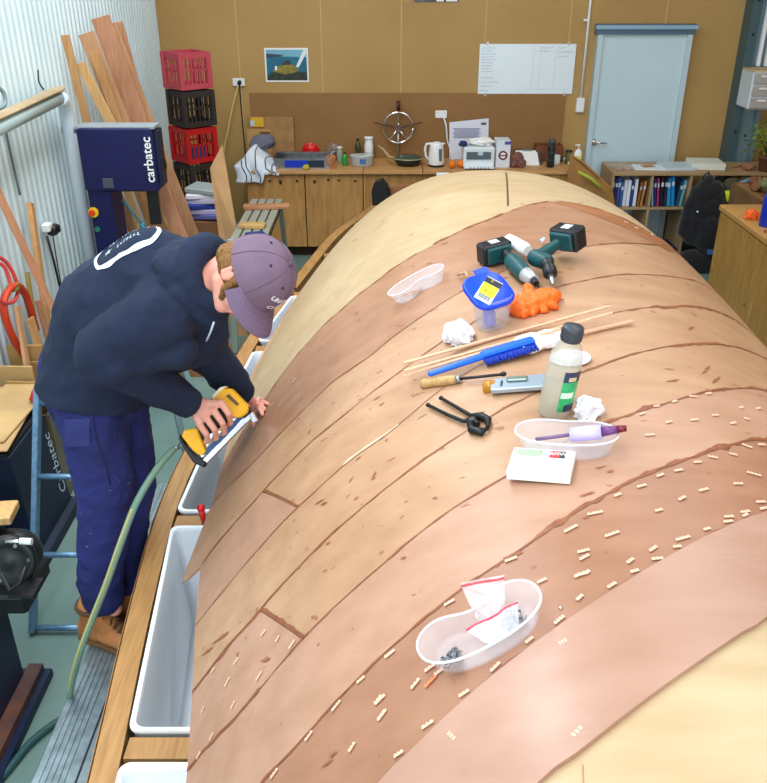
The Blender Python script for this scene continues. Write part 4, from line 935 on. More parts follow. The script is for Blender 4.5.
# platform near the bench
pf = thing('work_platform', 'slatted aluminium step platform standing in front of the bench', 'step platform', V((-1.005, 6.7, 0)))
slat_m = mat('slat_metal', (176, 182, 172), .45, .5)
for k in range(4):
    b = MB(); b.box((-.105+.07*k, 0, .885), (.058, 1.2, .03), bev=.004); b.build('tread_slat', slat_m, pf)
b = MB(); b.box((0, 0, .862), (.28, 1.16, .02)); b.build('under_frame', dark, pf)
for sx in (-1, 1):
    for sy in (-1, 1): b = MB(); b.beam((sx*.12, sy*.52, .86), (sx*.15, sy*.66, .012), .04, .025, bev=.003); b.build('leg', mat('leg_green_grey', (146, 160, 150), .4, .5), pf)
for sy in (-1, 1): b = MB(); b.cyl((-.14, sy*.6, .35), (.14, sy*.6, .35), .012); b.build('brace', slat_m, pf)
b = MB(); b.box((0, -.615, .87), (.29, .03, .07)); b.build('end_cap', mat('cap_pale_blue', (150, 184, 210), .4), pf)
o = flatbox(-.97, 6.98, .38, .1, .03, mat('driftwood', (190, 132, 92), .7, noise=8), .12, 'timber_offcut', 'rough reddish offcut lying across the slatted platform', 'offcut', z=.902)
o = flatbox(-1.01, 6.42, .2, .1, .03, mat('offcut_tan', (206, 164, 100), .7, noise=8), -.1, 'timber_offcut', 'small tan offcut near the close end of the slatted platform', 'offcut', z=.902)
o = flatbox(-.95, 6.16, .14, .1, .03, mat('blue_pad', (30, 52, 120), .7), .4, 'blue_pad', 'small dark blue pad on the near end of the slatted platform', 'pad', z=.902)
o = flatbox(-1.32, 7.9, .2, .14, .5, mat('grey_blue_box', (96, 116, 150), .6), .1, 'storage_box', 'grey blue box on the floor beside the left end of the bench', 'box', z=0)
# ================================================================== THE HULL
hull = thing('boat_hull', 'large upturned boat hull being planked with diagonal strips of reddish plywood', 'boat hull', V((HX, 3.1, ZE-.06)))
HM = hull.matrix_basis.copy()
edge_m = wood('ply_edge', (206, 150, 104), (180, 124, 82), .6, axis=1)
def hgrid(x0f, x1f, y0, y1, nx, ny, off, thick=.0):
    b = MB(); return b
# inner skin of pale plywood over the whole shape
NX, NY = 60, 64
def skinpt(u, v, off=0):
    Y = YN+(YF-YN)*v; X = HX+(HX-edgeX(Y))*(2*u-1); return on(X, Y, off)
b = MB(); n0 = NX+1
top = [[skinpt(i/NX, j/NY) for i in range(NX+1)] for j in range(NY+1)]
bot = [[skinpt(i/NX, j/NY, -.02) for i in range(NX+1)] for j in range(NY+1)]
b.grid(lambda u, v: skinpt(u, v), NX, NY); b.grid(lambda u, v: skinpt(u, v, -.02), NX, NY)
for g in ([ [top[j][0], bot[j][0]] for j in range(NY+1)], [[top[j][NX], bot[j][NX]] for j in range(NY+1)], [[top[NY][i], bot[NY][i]] for i in range(NX+1)], [[top[0][i], bot[0][i]] for i in range(NX+1)]):
    b.add([p for r in g for p in r], [(2*i, 2*i+1, 2*i+3, 2*i+2) for i in range(len(g)-1)])
skin = b.build('inner_skin', cream_ply, hull)
# the bow end is closed below by framing boards
# seams between the diagonal planks, as plan curves Y(X)
S = {'E0': [(250, 425), (259, 411), (283, 376), (310, 342), (340, 313), (377, 283), (409, 260), (440, 243), (469, 229), (500, 217), (529, 206), (552, 202), (575, 205), (610, 217)],
'A': [(209, 511), (253, 467), (306, 411), (348, 370), (357, 371), (392, 340), (426, 316), (582, 249), (625, 245), (653, 247), (672, 250)],
'B': [(200, 570), (265, 493), (321, 435), (340, 422), (392, 380), (404, 372), (560, 288), (591, 281), (625, 276), (653, 277), (681, 280), (700, 284)],
'C': [(197, 626), (214, 607), (252, 560), (300, 508), (321, 490), (356, 457), (400, 429), (426, 403), (633, 311), (667, 309), (700, 309), (728, 318)],
'D': [(197, 690), (214, 668), (260, 614), (309, 560), (340, 530), (397, 483), (432, 457), (469, 432), (495, 416), (532, 397), (577, 377), (611, 364), (644, 353), (672, 348), (700, 346), (728, 347)],
'E': [(200, 758), (246, 712), (272, 678), (306, 639), (358, 589), (392, 560), (440, 520), (492, 487), (505, 480), (560, 447), (602, 426), (644, 412), (672, 404), (700, 395), (728, 391), (765, 391)],
'F': [(266, 783), (306, 741), (335, 706), (363, 678), (400, 643), (423, 623), (469, 586), (509, 561), (523, 549), (545, 537), (560, 523), (594, 504), (622, 487), (653, 474), (692, 460), (717, 450), (742, 444), (765, 440)],
'G': [(386, 783), (417, 749), (452, 716), (498, 675), (541, 643), (600, 602), (644, 574), (678, 554), (712, 536), (742, 523), (765, 513)],
'H': [(550, 780), (560, 772), (617, 725), (660, 692), (702, 662), (742, 635), (765, 620)]}
def curve(l):
    pts = sorted([(HP(*q).x, HP(*q).y) for q in l])
    xs = [p[0] for p in pts]; ys = [p[1] for p in pts]
    def fn(X):
        if X < xs[0]:
            k = .45; s0 = (interp(xs[0]+.2, xs, ys)-ys[0])/.2; return ys[0]+s0*.5*(X-xs[0])
        if X > xs[-1]:
            s1 = (ys[-1]-interp(xs[-1]-.25, xs, ys))/.25; s1 = min(max(s1, .3), .6); return ys[-1]+s1*(X-xs[-1])
        return sum(interp(X+d, xs, ys) for d in (-.05, -.025, 0, .025, .05))/5
    return fn
SE = {k: curve(l) for k, l in S.items()}
SE['E0'] = (lambda f: (lambda X: f(X) if X < .75 else max(f(.75), SE['A'](X)+.12) - 0))(SE['E0'])
def eX(fn):   # where a seam meets the left hull edge
    X = -.5
    for _ in range(20): X = edgeX(fn(X))
    return X
def rX(fn):
    X = 1.6
    for _ in range(20): X = 2*HX-edgeX(min(fn(X), YF-.05))
    return X
tints = {'red': ((180, 136, 108), (164, 120, 92)), 'tan': ((194, 154, 122), (178, 138, 106)), 'pink': ((192, 150, 126), (178, 136, 110)), 'smooth': ((184, 146, 128), (174, 134, 114)), 'brown': ((170, 124, 98), (156, 110, 84))}
glue = (132, 74, 44)
PM = {k: wood('plank_'+k, a, c2, .42 if k != 'smooth' else .33, axis=0, scale=3, rot=-.42, k=5, spots=(glue, 34, .685 if k in ('tan', 'red') else (.72 if k != 'smooth' else .9)), bump=.08) for k, (a, c2) in tints.items()}
def strip(fa, fb, m, label=None, xa=None, xb=None, off=.006, ov=0.0, ovh=0.0, gap=.0, name='plank', nx=70):
    """plank between upper seam fa and lower seam fb, lying on the skin"""
    b = MB(); nv = 8
    def pt(i, j, o):
        v = j/nv
        la = xa if xa is not None else eX(fa)-ov; lb = xb[0] if xb else None
        lo_a = eX(fa)-ov if xa is None else xa[0]; lo_b = eX(fb)-ov if xa is None else xa[1]
        kx = (1-i/nx)**6*ovh*(min(v/.75, 1) if v < .8 else (1-v)/.2)
        hi_a = rX(fa) if xb is None else xb[0]; hi_b = rX(fb) if xb is None else xb[1]
        Xa = lo_a+(hi_a-lo_a)*i/nx; Xb = lo_b+(hi_b-lo_b)*i/nx
        Ya = fa(Xa)-gap; Yb = fb(Xb)+gap
        X = Xa+(Xb-Xa)*v-kx; Y = Ya+(Yb-Ya)*v
        Y = min(Y, YF-.03)
        return on(X, Y, o)
    b.grid(lambda u, v: pt(u*nx, v*nv, off), nx, nv)
    ring = [(i, 0) for i in range(nx+1)]+[(nx, j) for j in range(1, nv+1)]+[(i, nv) for i in range(nx-1, -1, -1)]+[(0, j) for j in range(nv-1, 0, -1)]
    vs = []
    for i, j in ring: vs += [pt(i, j, off), pt(i, j, -.001)]
    n = len(ring); b.add(vs, [(2*i, 2*((i+1) % n), 2*((i+1) % n)+1, 2*i+1) for i in range(n)])
    b.v = [V(p) for p in b.v]
    o = b.build(name, m, hull)
    if label: o['label'] = label
    return o
k_ = 'E0 A B C D E F G H'.split()
Xc = lambda px, py: HP(px, py).x
strip(SE['E0'], SE['A'], PM['red'])
strip(SE['A'], SE['B'], PM['tan'], ov=.004, ovh=.085, label='plank overhanging the hull edge')
j1 = (Xc(265, 493), Xc(300, 508)); strip(SE['B'], SE['C'], PM['tan'], xa=(j1[0]+.004, j1[1]+.004)); strip(SE['B'], SE['C'], PM['pink'], xa=(eX(SE['B']), eX(SE['C'])), xb=(j1[0]-.004, j1[1]-.004))
strip(SE['C'], SE['D'], PM['tan'])
j2 = (Xc(262, 615), Xc(306, 640)); strip(SE['D'], SE['E'], PM['tan'], xa=(j2[0]+.004, j2[1]+.004)); strip(SE['D'], SE['E'], PM['pink'], xa=(eX(SE['D']), eX(SE['E'])), xb=(j2[0]-.004, j2[1]-.004))
strip(SE['E'], SE['F'], PM['pink'])
strip(SE['F'], SE['G'], PM['brown'])
strip(SE['G'], SE['H'], PM['smooth'], label='smooth pinkish plank not yet stapled', off=.01)
# glue squeezed out along the seams, and one painted reflection streak
gm = mat('glue_brown', (124, 66, 40), .5, noise=30, col2=(150, 92, 60)); glint_m = mat('glint_pale', (216, 188, 164), .45)
def seam(fn, x0, x1, w0, w1, m=gm, off=.0075, name='glue_seam', seed=0, shift=0, gaps=0.0):
    b = MB(); n = max(int((x1-x0)/.008), 4); row = []
    for i in range(n+1):
        X = x0+(x1-x0)*i/n
        w = w0+(w1-w0)*max(0, noise.noise(V((X*16, seed*5.1, 0)))+.15)*2*(.7+.6*R.random())+.001*R.random(); w2 = w0+(w1-w0)*abs(noise.noise(V((X*23, seed*3.3+9, 0))))*2
        if gaps and noise.noise(V((X*9, seed*2.2, 4))) > .5-gaps: w = w2 = .0006
        Y = fn(X)+shift; row.append((on(X, Y+w, off), on(X, Y-w2, off)))
    b.add([p for r in row for p in r], [(2*i, 2*i+1, 2*i+3, 2*i+2) for i in range(n)], True)
    return b.build(name, m, hull, fix=False)
def xr(l): return HP(*l[0]).x, HP(*l[-1]).x
for s_i, (k, w0, w1, g) in enumerate((('E0', .0015, .011, .1), ('A', .001, .004, .0), ('B', .001, .005, .0), ('C', .001, .003, .0), ('D', .001, .005, 0), ('E', .001, .004, 0), ('F', .0015, .007, 0), ('G', .0012, .004, 0))):
    f = SE[k]; seam(f, eX(f)+.002, min(rX(f), 1.75), w0, w1, seed=s_i, gaps=g)
seam(SE['F'], Xc(505, 565), 1.5, .001, .012, seed=20); seam(SE['E'], Xc(600, 428), 1.5, .0005, .009, seed=21); seam(SE['E'], eX(SE['E']), Xc(262, 690), .001, .008, seed=25)
seam(SE['D'], eX(SE['D']), Xc(268, 605), .002, .012, seed=26); seam(SE['D'], Xc(640, 355), 1.5, .001, .008, seed=27); seam(SE['A'], Xc(600, 248), 1.4, .001, .01, seed=28)
seam(SE['C'], Xc(345, 468), Xc(400, 428), .002, .007, glint_m, .0085, 'seam_glint', 31); seam(SE['C'], Xc(650, 309), 1.4, .001, .01, seed=33)  # the pale ribbon is a light reflection painted along the seam
def joint(xa, fa, xb, fb, w, seed):
    b = MB(); n = 16; a = V((xa, fa(xa), 0)); q = V((xb, fb(xb), 0)); d = (q-a); pr = V((-d.y, d.x, 0)).normalized(); vs = []
    for i in range(n+1):
        p = a+d*i/n; ww = w*(.5+abs(noise.noise(V((i*.7, seed, 0))))*2)
        vs += [on(p.x+pr.x*ww, p.y+pr.y*ww, .0078), on(p.x-pr.x*w*.4, p.y-pr.y*w*.4, .0078)]
    b.add(vs, [(2*i, 2*i+1, 2*i+3, 2*i+2) for i in range(n)]); b.build('butt_joint', gm, hull, fix=False)
joint(j1[0], SE['B'], j1[1], SE['C'], .004, 1); joint(j2[0], SE['D'], j2[1], SE['E'], .006, 2)
# brown glued patch on the far right shoulder
def patch(pts, off, m, name):
    b = MB(); c3 = [HP(*p) for p in pts]; c2 = [V((p.x, p.y)) for p in c3]
    ctr = sum((V((p.x, p.y, 0)) for p in c3), V((0, 0, 0)))/len(c3); n = len(c3); vs = [on(ctr.x, ctr.y, off)]; m_ = 6
    for k in range(1, m_+1):
        for p in c3: q = ctr.lerp(V((p.x, p.y, 0)), k/m_); vs.append(on(q.x, q.y, off))
    fs = [(0, 1+i, 1+(i+1) % n) for i in range(n)]
    for k in range(1, m_):
        for i in range(n): fs.append((1+(k-1)*n+i, 1+k*n+i, 1+k*n+(i+1) % n, 1+(k-1)*n+(i+1) % n))
    b.add(vs, fs, True); return b.build(name, m, hull, fix=False)
# glue film along the right shoulder between the last plank edge and the shoulder
dkg = wood('glue_film', (176, 118, 78), (150, 94, 58), .45, axis=0, scale=4, rot=-.4, k=4)
def edge_band(x0, x1, wA, wB):
    b = MB(); n = 40; vs = []
    for i in range(n+1):
        X = x0+(x1-x0)*i/n; w = wA+(wB-wA)*math.sin(math.pi*min(i/n*1.1, 1))+.008*noise.noise(V((X*20, 3, 0)))
        Y = SE['E0'](X)
        for k in range(5): vs.append(on(X, Y-w*k/4+.012*(noise.noise(V((X*25, 7, k))) if k in (0,) else 0), .0072))
    b.add(vs, [(5*i+k, 5*i+k+1, 5*i+k+6, 5*i+k+5) for i in range(n) for k in range(4)], True); b.build('glue_film', dkg, hull, fix=False)
edge_band(.72, 1.6, .03, .2)
# centre joint of the pale ply and a near joint
for l in ([(508, 206), (507, 190), (506, 173)],):
    p0 = HP(*l[0]); p1 = HP(*l[2]); b = MB(); vs = []; n = 24
    for i in range(n+1):
        q = p0.lerp(p1, i/n*1.05); vs += [on(q.x-.004, q.y, .001), on(q.x+.004, q.y, .001)]
    b.add(vs, [(2*i, 2*i+1, 2*i+3, 2*i+2) for i in range(n)]); b.build('centre_joint', mat('joint_dark', (96, 66, 44), .7), hull, fix=False)
b = MB(); vs = []; 
for i in range(13):
    q = HP(583+.1*i, 765+3*i); vs += [q+hn(q.x, q.y)*.001+V((-.0012, 0, 0)), q+hn(q.x, q.y)*.001+V((.0012, 0, 0))]
b.add(vs, [(2*i, 2*i+1, 2*i+3, 2*i+2) for i in range(12)]); b.build('ply_joint', mat('joint_tan', (170, 130, 86), .7), hull, fix=False)
# glue smears: irregular small streaks
smear = [(290+1.5, 240+3, 10, 6), (383, 223, 10, 5), (426, 211, 10, 4), (356, 241, 9, 4), (322, 503, 16, 9), (326, 505, 10, 4), (360, 460, 8, 6), (383, 440, 9, 5), (268, 661, 14, 4), (378, 400, 12, -7), (383, 406, 8, -6), (470, 229, 12, 4), (500, 216, 10, 3), (560, 302, 12, -2), (545, 246, 14, 3), (633, 312, 14, 2), (668, 310, 26, 2), (690, 330, 8, 5), (672, 383, 20, 3), (705, 372, 12, 12), (715, 382, 12, 10), (580, 205, 10, 2),
 (600, 470, 16, 3), (610, 474, 10, 3), (590, 496, 14, 3), (583, 498, 10, 2), (222, 640, 22, -14), (210, 652, 18, -12), (226, 636, 16, -10), (330, 765, 16, -12), (336, 756, 12, -9), (300, 570, 8, -4), (330, 545, 8, -3), (436, 500, 8, 0), (405, 560, 8, 2), (445, 245, 12, 3), (430, 265, 8, 2), (395, 300, 10, 5), (376, 476, 5, 9), (358, 500, 7, 5), (375, 480, 7, 3), (388, 442, 5, 3), (498, 568, 8, 2), (520, 556, 12, 4), (586, 520, 8, 3), (592, 516, 5, 4), (240, 655, 5, 4)]
b = MB()
sm_m = mat('glue_smear', (140, 80, 50), .5, noise=40, col2=(164, 104, 70))
for i, (px, py, dx, dy) in enumerate(smear):
    a = HP(px-dx*.35, py+dy*.35 if dy > 0 else py-dy*.35); q = HP(px+dx*.35, py-dy*.35 if dy > 0 else py+dy*.35); d = q-a; pr = V((-d.y, d.x, 0)).normalized(); n = 7; vs = []
    if d.length > .25: continue
    for k in range(n+1):
        p = a+d*k/n; w = .0035*math.sin(math.pi*(k+.3)/(n+.6))*(1+1.2*noise.noise(V((k*1.7, i*3.3, 0)))); j = .004*noise.noise(V((k*.9, i, 5)))
        vs += [on(p.x+pr.x*(w+j), p.y+pr.y*(w+j), .008), on(p.x-pr.x*(w-j), p.y-pr.y*(w-j), .008)]
    b.add(vs, [(2*k, 2*k+1, 2*k+3, 2*k+2) for k in range(n)], True)
o = b.build('glue_smears', sm_m, hull, fix=False); o['kind'] = 'stuff'
# staple strips
st = []
for zx, zy in [(125, 485), (40, 540), (185, 560), (85, 620), (88, 642), (80, 702), (205, 420), (290, 388), (355, 350), (420, 332), (350, 475), (432, 432), (508, 402), (487, 303), (540, 285), (612, 275), (660, 245), (712, 240), (685, 345), (630, 380), (250, 655), (265, 692), (185, 742), (330, 612), (345, 648), (415, 605), (435, 575), (520, 542), (598, 498), (655, 480), (710, 445), (720, 468), (290, 130), (342, 103), (405, 86), (470, 68), (385, 160), (318, 206), (475, 152), (548, 135), (640, 107), (700, 110), (612, 163), (660, 148), (525, 58), (595, 515), (655, 492)]: st.append((560+zx/3.56, 380+zy/3.56))
for zx, zy in [(708, 60), (568, 83), (698, 142), (628, 220), (640, 297), (525, 290), (408, 383), (248, 158), (38, 340), (132, 440), (300, 475), (175, 583), (75, 685), (10, 495), (18, 548), (258, 623), (690, 610), (460, 8), (182, 385), (212, 400)]: st.append((380+zx/3.486, 560+zy/3.486))
for zx, zy in [(740, 335), (640, 425), (555, 515), (460, 620), (340, 750), (700, 495), (712, 550), (610, 660), (285, 410), (205, 358), (125, 388), (300, 260), (350, 280), (400, 300), (195, 510), (175, 430), (120, 620), (75, 685), (90, 525)]: st.append((180+zx/3.486, 560+zy/3.486))
for zx, zy in [(395, 40), (318, 122)]: st.append((180+zx/3.4, 370+zy/3.4))
for zx, zy in [(232, 157), (270, 178), (325, 200)]: st.append((560+zx/3.56, 180+zy/3.56))
stm = mat('staple_strip', (226, 188, 162), .5); stm2 = mat('staple_strip_orange', (226, 130, 84), .5)
long_ = {0, 1, 2, 5, 26, 18}
def staple(px, py, L_, ang, m):
    o = HP(px, py); n = hn(o.x, o.y); t = V((1, .42, 0)); t = (t-n*t.dot(n)).normalized(); w = n.cross(t)
    t2 = t*math.cos(ang)+w*math.sin(ang); w = n.cross(t2)
    b = MB(); k = 4 if L_ > .025 else 3
    M_ = basis(o+n*.0085, t2, w, n)
    b.box((0, 0, 0), (L_, .0045, .0012), M_)
    for i in range(k): b.box((-L_/2+L_*(i+.5)/k, 0, .0011), (L_/k*.62, .0072, .0014), M_)
    return b.build('staple_strip', m, hull, fix=False)
for i, (x, y) in enumerate(st):
    if abs(x-483) < 56 and abs(y-630) < 36 and i not in (): 
        pass
    staple(x, y, .034 if i in long_ else R.uniform(.017, .026), R.uniform(-.3, .3)+(1.4 if i in (62,) else 0)+(-.65 if 17 > i > 13 or i == 18 else 0), stm)
o = staple(433, 684, .03, .1, stm2); o['label'] = 'orange tinted staple strip'
q = HP(561, 611); b = MB(); b.lathe([(.002, 0), (.0035, .001), (.0035, .004), (.001, .005)], Matrix.Translation(q+hn(q.x, q.y)*.006), n=6)
mesh_thing(b, 'small_screw', chrome, 'tiny shiny screw lying on the planks right of the near tray', 'screw')
# hull edge strip below the plank ends
for s in (0, 1):
    b = MB(); n = 60; vs = []
    for i in range(n+1):
        Y = YN+(YF-YN)*i/n; X = edgeX(Y) if s == 0 else 2*HX-edgeX(Y); sg = -1 if s == 0 else 1
        z = ZE
        vs += [V((X+sg*.004, Y, z+.004)), V((X+sg*.008, Y, z-.1)), V((X-sg*.016, Y, z-.1)), V((X-sg*.02, Y, z+.0))]
    fs = []
    for i in range(n):
        for k in range(4): fs.append((4*i+k, 4*i+(k+1) % 4, 4*i+4+(k+1) % 4, 4*i+4+k))
    b.add(vs, fs); b.build('edge_batten', edge_m, hull)
relocate(hull)
# ------------------------------------------------------------------ deck frame below the hull
RY = [.6, 1.5, 1.86, 2.79, 4.06, 4.56, 6.45, 7.4]; RXX = [-.70, -.757, -.806, -.885, -.80, -.747, -.41, -.05]
def railX(Y): return sm(Y, RY, RXX, .3)
RZ = .85
fr = thing('deck_frame', 'curved timber deck frame running along the floor side below the hull', 'frame', V((HX, 3, 0)))
rail_m = wood('rail_timber', (186, 142, 88), (158, 116, 66), .55, axis=1, k=12)
for s in (0, 1):
    b = MB(); n = 70; vs = []
    for i in range(n+1):
        Y = .6+(7.4-.6)*i/n; X = railX(Y); w = .07
        if s == 1: X = 2*HX-X; w = -w
        vs += [V((X, Y, RZ)), V((X+w, Y, RZ)), V((X+w, Y, RZ-.1)), V((X, Y, RZ-.1))]
    fs = [(4*i+k, 4*i+(k+1) % 4, 4*i+4+(k+1) % 4, 4*i+4+k) for i in range(n) for k in range(4)]+[(0, 1, 2, 3), (4*n, 4*n+1, 4*n+2, 4*n+3)]
    b.add(vs, fs); b.build('side_rail', rail_m, fr)
    b = MB(); vs = []
    for i in range(n+1):
        Y = .6+(7.4-.6)*i/n; X = railX(Y)-.004
        if s == 1: X = 2*HX-X
        g = -1 if s == 0 else 1
        vs += [V((X, Y, RZ-.0)), V((X+g*.004, Y, RZ-.005)), V((X+g*.004, Y, RZ-.2)), V((X, Y, RZ-.2))]
    b.add(vs, fs); b.build('side_skirt', wood('skirt_ply', (196, 150, 98), (170, 124, 76), .6, axis=1), fr)
ties = [.8, 1.61, 2.65, 3.36, 4.25, 5.1, 5.9, 6.7]
for y in ties:
    b = MB(); b.box((0, 0, 0), (2*(HX-railX(y))-.16, .07, .08)); o = b.build('cross_beam', rail_m, fr); o.data.transform(Matrix.Translation((HX, y, RZ-.042)))
for y in (1.61, 4.25, 6.7):
    for s in (0, 1):
        x = railX(y)+.1; x = x if s == 0 else 2*HX-x
        b = MB(); b.box((x, y, .375), (.07, .07, .75)); b.build('leg', rail_m, fr)
b = MB(); b.box((HX, 7.38, RZ-.05), (2*(HX-railX(7.4))-.1, .06, .1)); b.build('bow_beam', rail_m, fr)
relocate(fr)
bb = aty(383, 186, 6.9); be = aty(470, 176, 6.9)
b = MB(); b.prism([V((bb.x, 6.9, RZ)), V((be.x+.4, 6.9, RZ)), V((be.x+.4, 6.86, be.z+.02)), V((bb.x+.03, 6.86, bb.z))], V((.0, .02, .0)))
mesh_thing(b, 'bow_board', wood('bow_ply', (176, 120, 88), (150, 98, 68), .5, axis=0), 'reddish brown board standing on the frame behind the far end of the hull', 'board')
q = aty(443, 176, 6.8); b = MB(); b.box((0, 0, 0), (.1, .03, .03)); o = b.build('white_batten', white); o.location = (q.x, 6.84, q.z); tag(o, 'small pale batten above the reddish board behind the hull', 'batten')
t = thing('black_glove', 'black glove draped over the reddish board corner beyond the hull', 'glove', V((0, 6.8, RZ)))
A_ = [aty(x, y, 6.78) for x, y in ((372, 206), (371, 192), (374, 182), (381, 180), (386, 186), (389, 196), (388, 206))]
b = MB(); b.prism(A_, V((.02, .05, .01))); g = b.build('glove_body', black, t, .008); t.matrix_basis = Matrix.Translation(V((A_[0].x, 6.78, A_[0].z))); relocate(t)
# moulded tubs between rail and hull
tub_w = mat('tub_white', (226, 236, 248), .3); tub_g = mat('tub_grey', (178, 188, 196), .35)
tl = ['white lined locker tub nearest the viewer beside the hull edge', 'long white lined locker tub beside the plank ends', 'grey locker tub below the stapler', 'white locker tub beyond the stapler beside the hull', 'furthest white locker tub beside the hull']
for i, (y0, y1, m, dz) in enumerate(((.88, 1.55, tub_w, .34), (1.66, 2.60, mat('tub_pale', (208, 216, 224), .35), .42), (2.70, 3.31, tub_g, .42), (3.42, 4.18, tub_w, .4), (4.33, 5.03, tub_w, .4))):
    t = thing('locker_tub', tl[i], 'tub', V(((-.55), (y0+y1)/2, RZ-dz)), 'locker tubs along the deck frame')
    def ring(ins, z, r=.03):
        out = []; x0a, x0b = railX(y0)+.080+ins, railX(y1)+.080+ins; x1 = -.36-ins
        cs = [(x0a, y0+ins), (x1, y0+ins), (x1, y1-ins), (x0b, y1-ins)]
        dirs = [((1, 1), math.pi), ((-1, 1), 1.5*math.pi), ((-1, -1), 0), ((1, -1), .5*math.pi)]
        for (cx, cy), ((sx, sy), a0) in zip(cs, dirs):
            for k in range(6):
                a = a0+k*math.pi/10; out.append(V((cx+sx*r+math.cos(a)*r, cy+sy*r+math.sin(a)*r, z)))
        return out
    b = MB(); b.loft([ring(.03, RZ-dz), ring(.0, RZ-.0), ring(-.003, RZ+.008), ring(.008, RZ+.008), ring(.012, RZ-.002), ring(.045, RZ-dz+.02), ring(.07, RZ-dz+.012, .05)], True)
    o = b.build('tub_body', m, t)
    b = MB(); b.loft([ring(-.004, RZ+.001), ring(-.004, RZ+.011), ring(.009, RZ+.011), ring(.009, RZ+.001)], False, cap=False); b.build('rim', mat('tub_rim', (236, 242, 248), .3), t)
    relocate(t)
t = thing('clamp', 'red handled clamp hanging on the hull edge above the white tub', 'clamp', V((0, 0, 0)))
q = atx(201, 508, -.665); q2 = atx(204, 524, -.66)
b = MB(); b.cyl(q, q2, .013, .009, n=12); b.ell(q, (.015, .015, .015)); b.build('handle', mat('clamp_red', (200, 24, 24), .35), t)
b = MB(); b.tube([q2, q2+V((.03, .02, .03)), q2+V((.05, .03, .05))], .006, 6); b.build('screw', steel, t); t.matrix_basis = Matrix.Translation(q2); relocate(t)
# ================================================================== THINGS ON THE HULL
milky = mat('translucent_tray', (240, 241, 250), .25, alpha=.17)
def kidney(a, bb, notch, n=56):
    out = []
    for i in range(n):
        t = math.tau*i/n; x = a*math.copysign(abs(math.cos(t))**.85, math.cos(t)); y = bb*math.copysign(abs(math.sin(t))**.85, math.sin(t))
        if notch*math.sin(t) > 0: y -= notch*math.exp(-(x/(.42*a))**2)*min(1, abs(math.sin(t))*1.3)
        out.append((x, y))
    return out
def tray(M, a, bb, h, bend, label, name='oval_tray'):
    t = thing(name, label, 'tray', M, 'oval plastic trays on the hull')
    out = kidney(a, bb, bend)
    def rg(s, z): return [V((x*s, y*s, z)) for x, y in out]
    b = MB(); b.loft([rg(.80, 0), rg(.86, .003), rg(1.0, h)], True, cap=True, closed=True)
    # open inside: inner wall and floor
    bb_ = MB(); rings = [rg(.80, 0), rg(.87, .002), rg(1.0, h), rg(1.03, h+.001), rg(1.03, h+.003), rg(.985, h+.002), rg(.85, .006), rg(.78, .004)]
    bb_.loft(rings, True); o = bb_.build('tray_body', milky, t)
    r = MB(); pts = [V((x*1.02, y*1.02, h+.002)) for x, y in out]; r.tube(pts+[pts[0]], .0026, 6, cap=False); r.build('rim', mat('tray_rim', (236, 238, 250), .25, alpha=.6), t)
    return t
M3 = hframe(488, 641, 532, 616, .009, .15)
t3 = tray(M3, .120, .064, .045, .034, 'large oval tray holding screws and zip bags, nearest the viewer')
M2 = hframe(566, 452, 610, 455, .009, .25)
t2 = tray(M2, .114, .054, .045, .010, 'oval tray holding a purple marker beside the white box')
M1 = hframe(421, 293, 445, 279, .009, .1)
t1 = tray(M1, .110, .050, .042, -.036, 'empty looking oval tray with a few staples, farthest from the viewer')
def child_world(M, mb): return mb
def put(M, mb, name, m, label, cat, group=None, bevel=0):
    o = mb.build(name, m, None, bevel); o.matrix_basis = M; return tag(o, label, cat, group)
# contents of near tray
scr = mat('screw_metal', (150, 152, 158), .3, .8)
for i, (cx_, cy_, n_, lb) in enumerate(((-.072, -.018, 46, 'pile of small screws at the left end of the near tray'), (.062, -.004, 26, 'pile of small screws at the right end of the near tray'))):
    b = MB()
    for k in range(n_):
        r_ = R.uniform(0, .022); a = R.uniform(0, 6.28); z = .012+R.uniform(0, .014)*(1-r_/.022); p = V((cx_+r_*math.cos(a), cy_+r_*math.sin(a)*.8, z)); d = V((R.uniform(-1, 1), R.uniform(-1, 1), R.uniform(-.3, .3))).normalized()*.009
        b.cyl(p-d, p+d, .0014, .0008, n=5); b.cyl(p-d, p-d*1.15, .003, n=6)
    o = put(M3, b, 'screw_pile', scr, lb, 'screws', 'screws in the near tray'); o['kind'] = 'stuff'
bagm = mat('clear_bag', (244, 246, 252), .15, alpha=.26); redl = mat('zip_red', (222, 70, 84), .4)
def zipbag(M, w, h, label, seed):
    t = thing('zip_bag', label, 'bag', M, 'zip bags in the near tray')
    def f(u, v, s):
        x = (u-.5)*w*(.55+.45*v); y = v*h; z = s*.006*math.sin(math.pi*u)*math.sin(math.pi*v)+.008*noise.noise(V((u*4+seed, v*5, 0)))+.003*noise.noise(V((u*13+seed, v*12, 3)))
        return V((x, y, z))
    b = MB(); b.grid(lambda u, v: f(u, v, 1), 18, 18, False); b.grid(lambda u, v: f(u, v, -1), 18, 18, False); b.build('bag_film', bagm, t, fix=False)
    b = MB(); b.tube([f(u/12, .93, 0)+V((0, 0, .001)) for u in range(13)], .0022, 5); b.build('zip_line', redl, t); return t
def ploc(x, y, z, rz=0, rx=0, ry=0): return Matrix.Translation((x, y, z)) @ Matrix.Rotation(rz, 4, 'Z') @ Matrix.Rotation(rx, 4, 'X') @ Matrix.Rotation(ry, 4, 'Y')
zipbag(M3 @ ploc(.02, .0, .02, -.45, .95, 0), .085, .085, 'upright clear zip bag with red line sticking out of the near tray', 1)
zipbag(M3 @ ploc(.025, -.042, .022, .0, .35, 0), .11, .05, 'clear zip bag with red line lying flat in the near tray', 5)
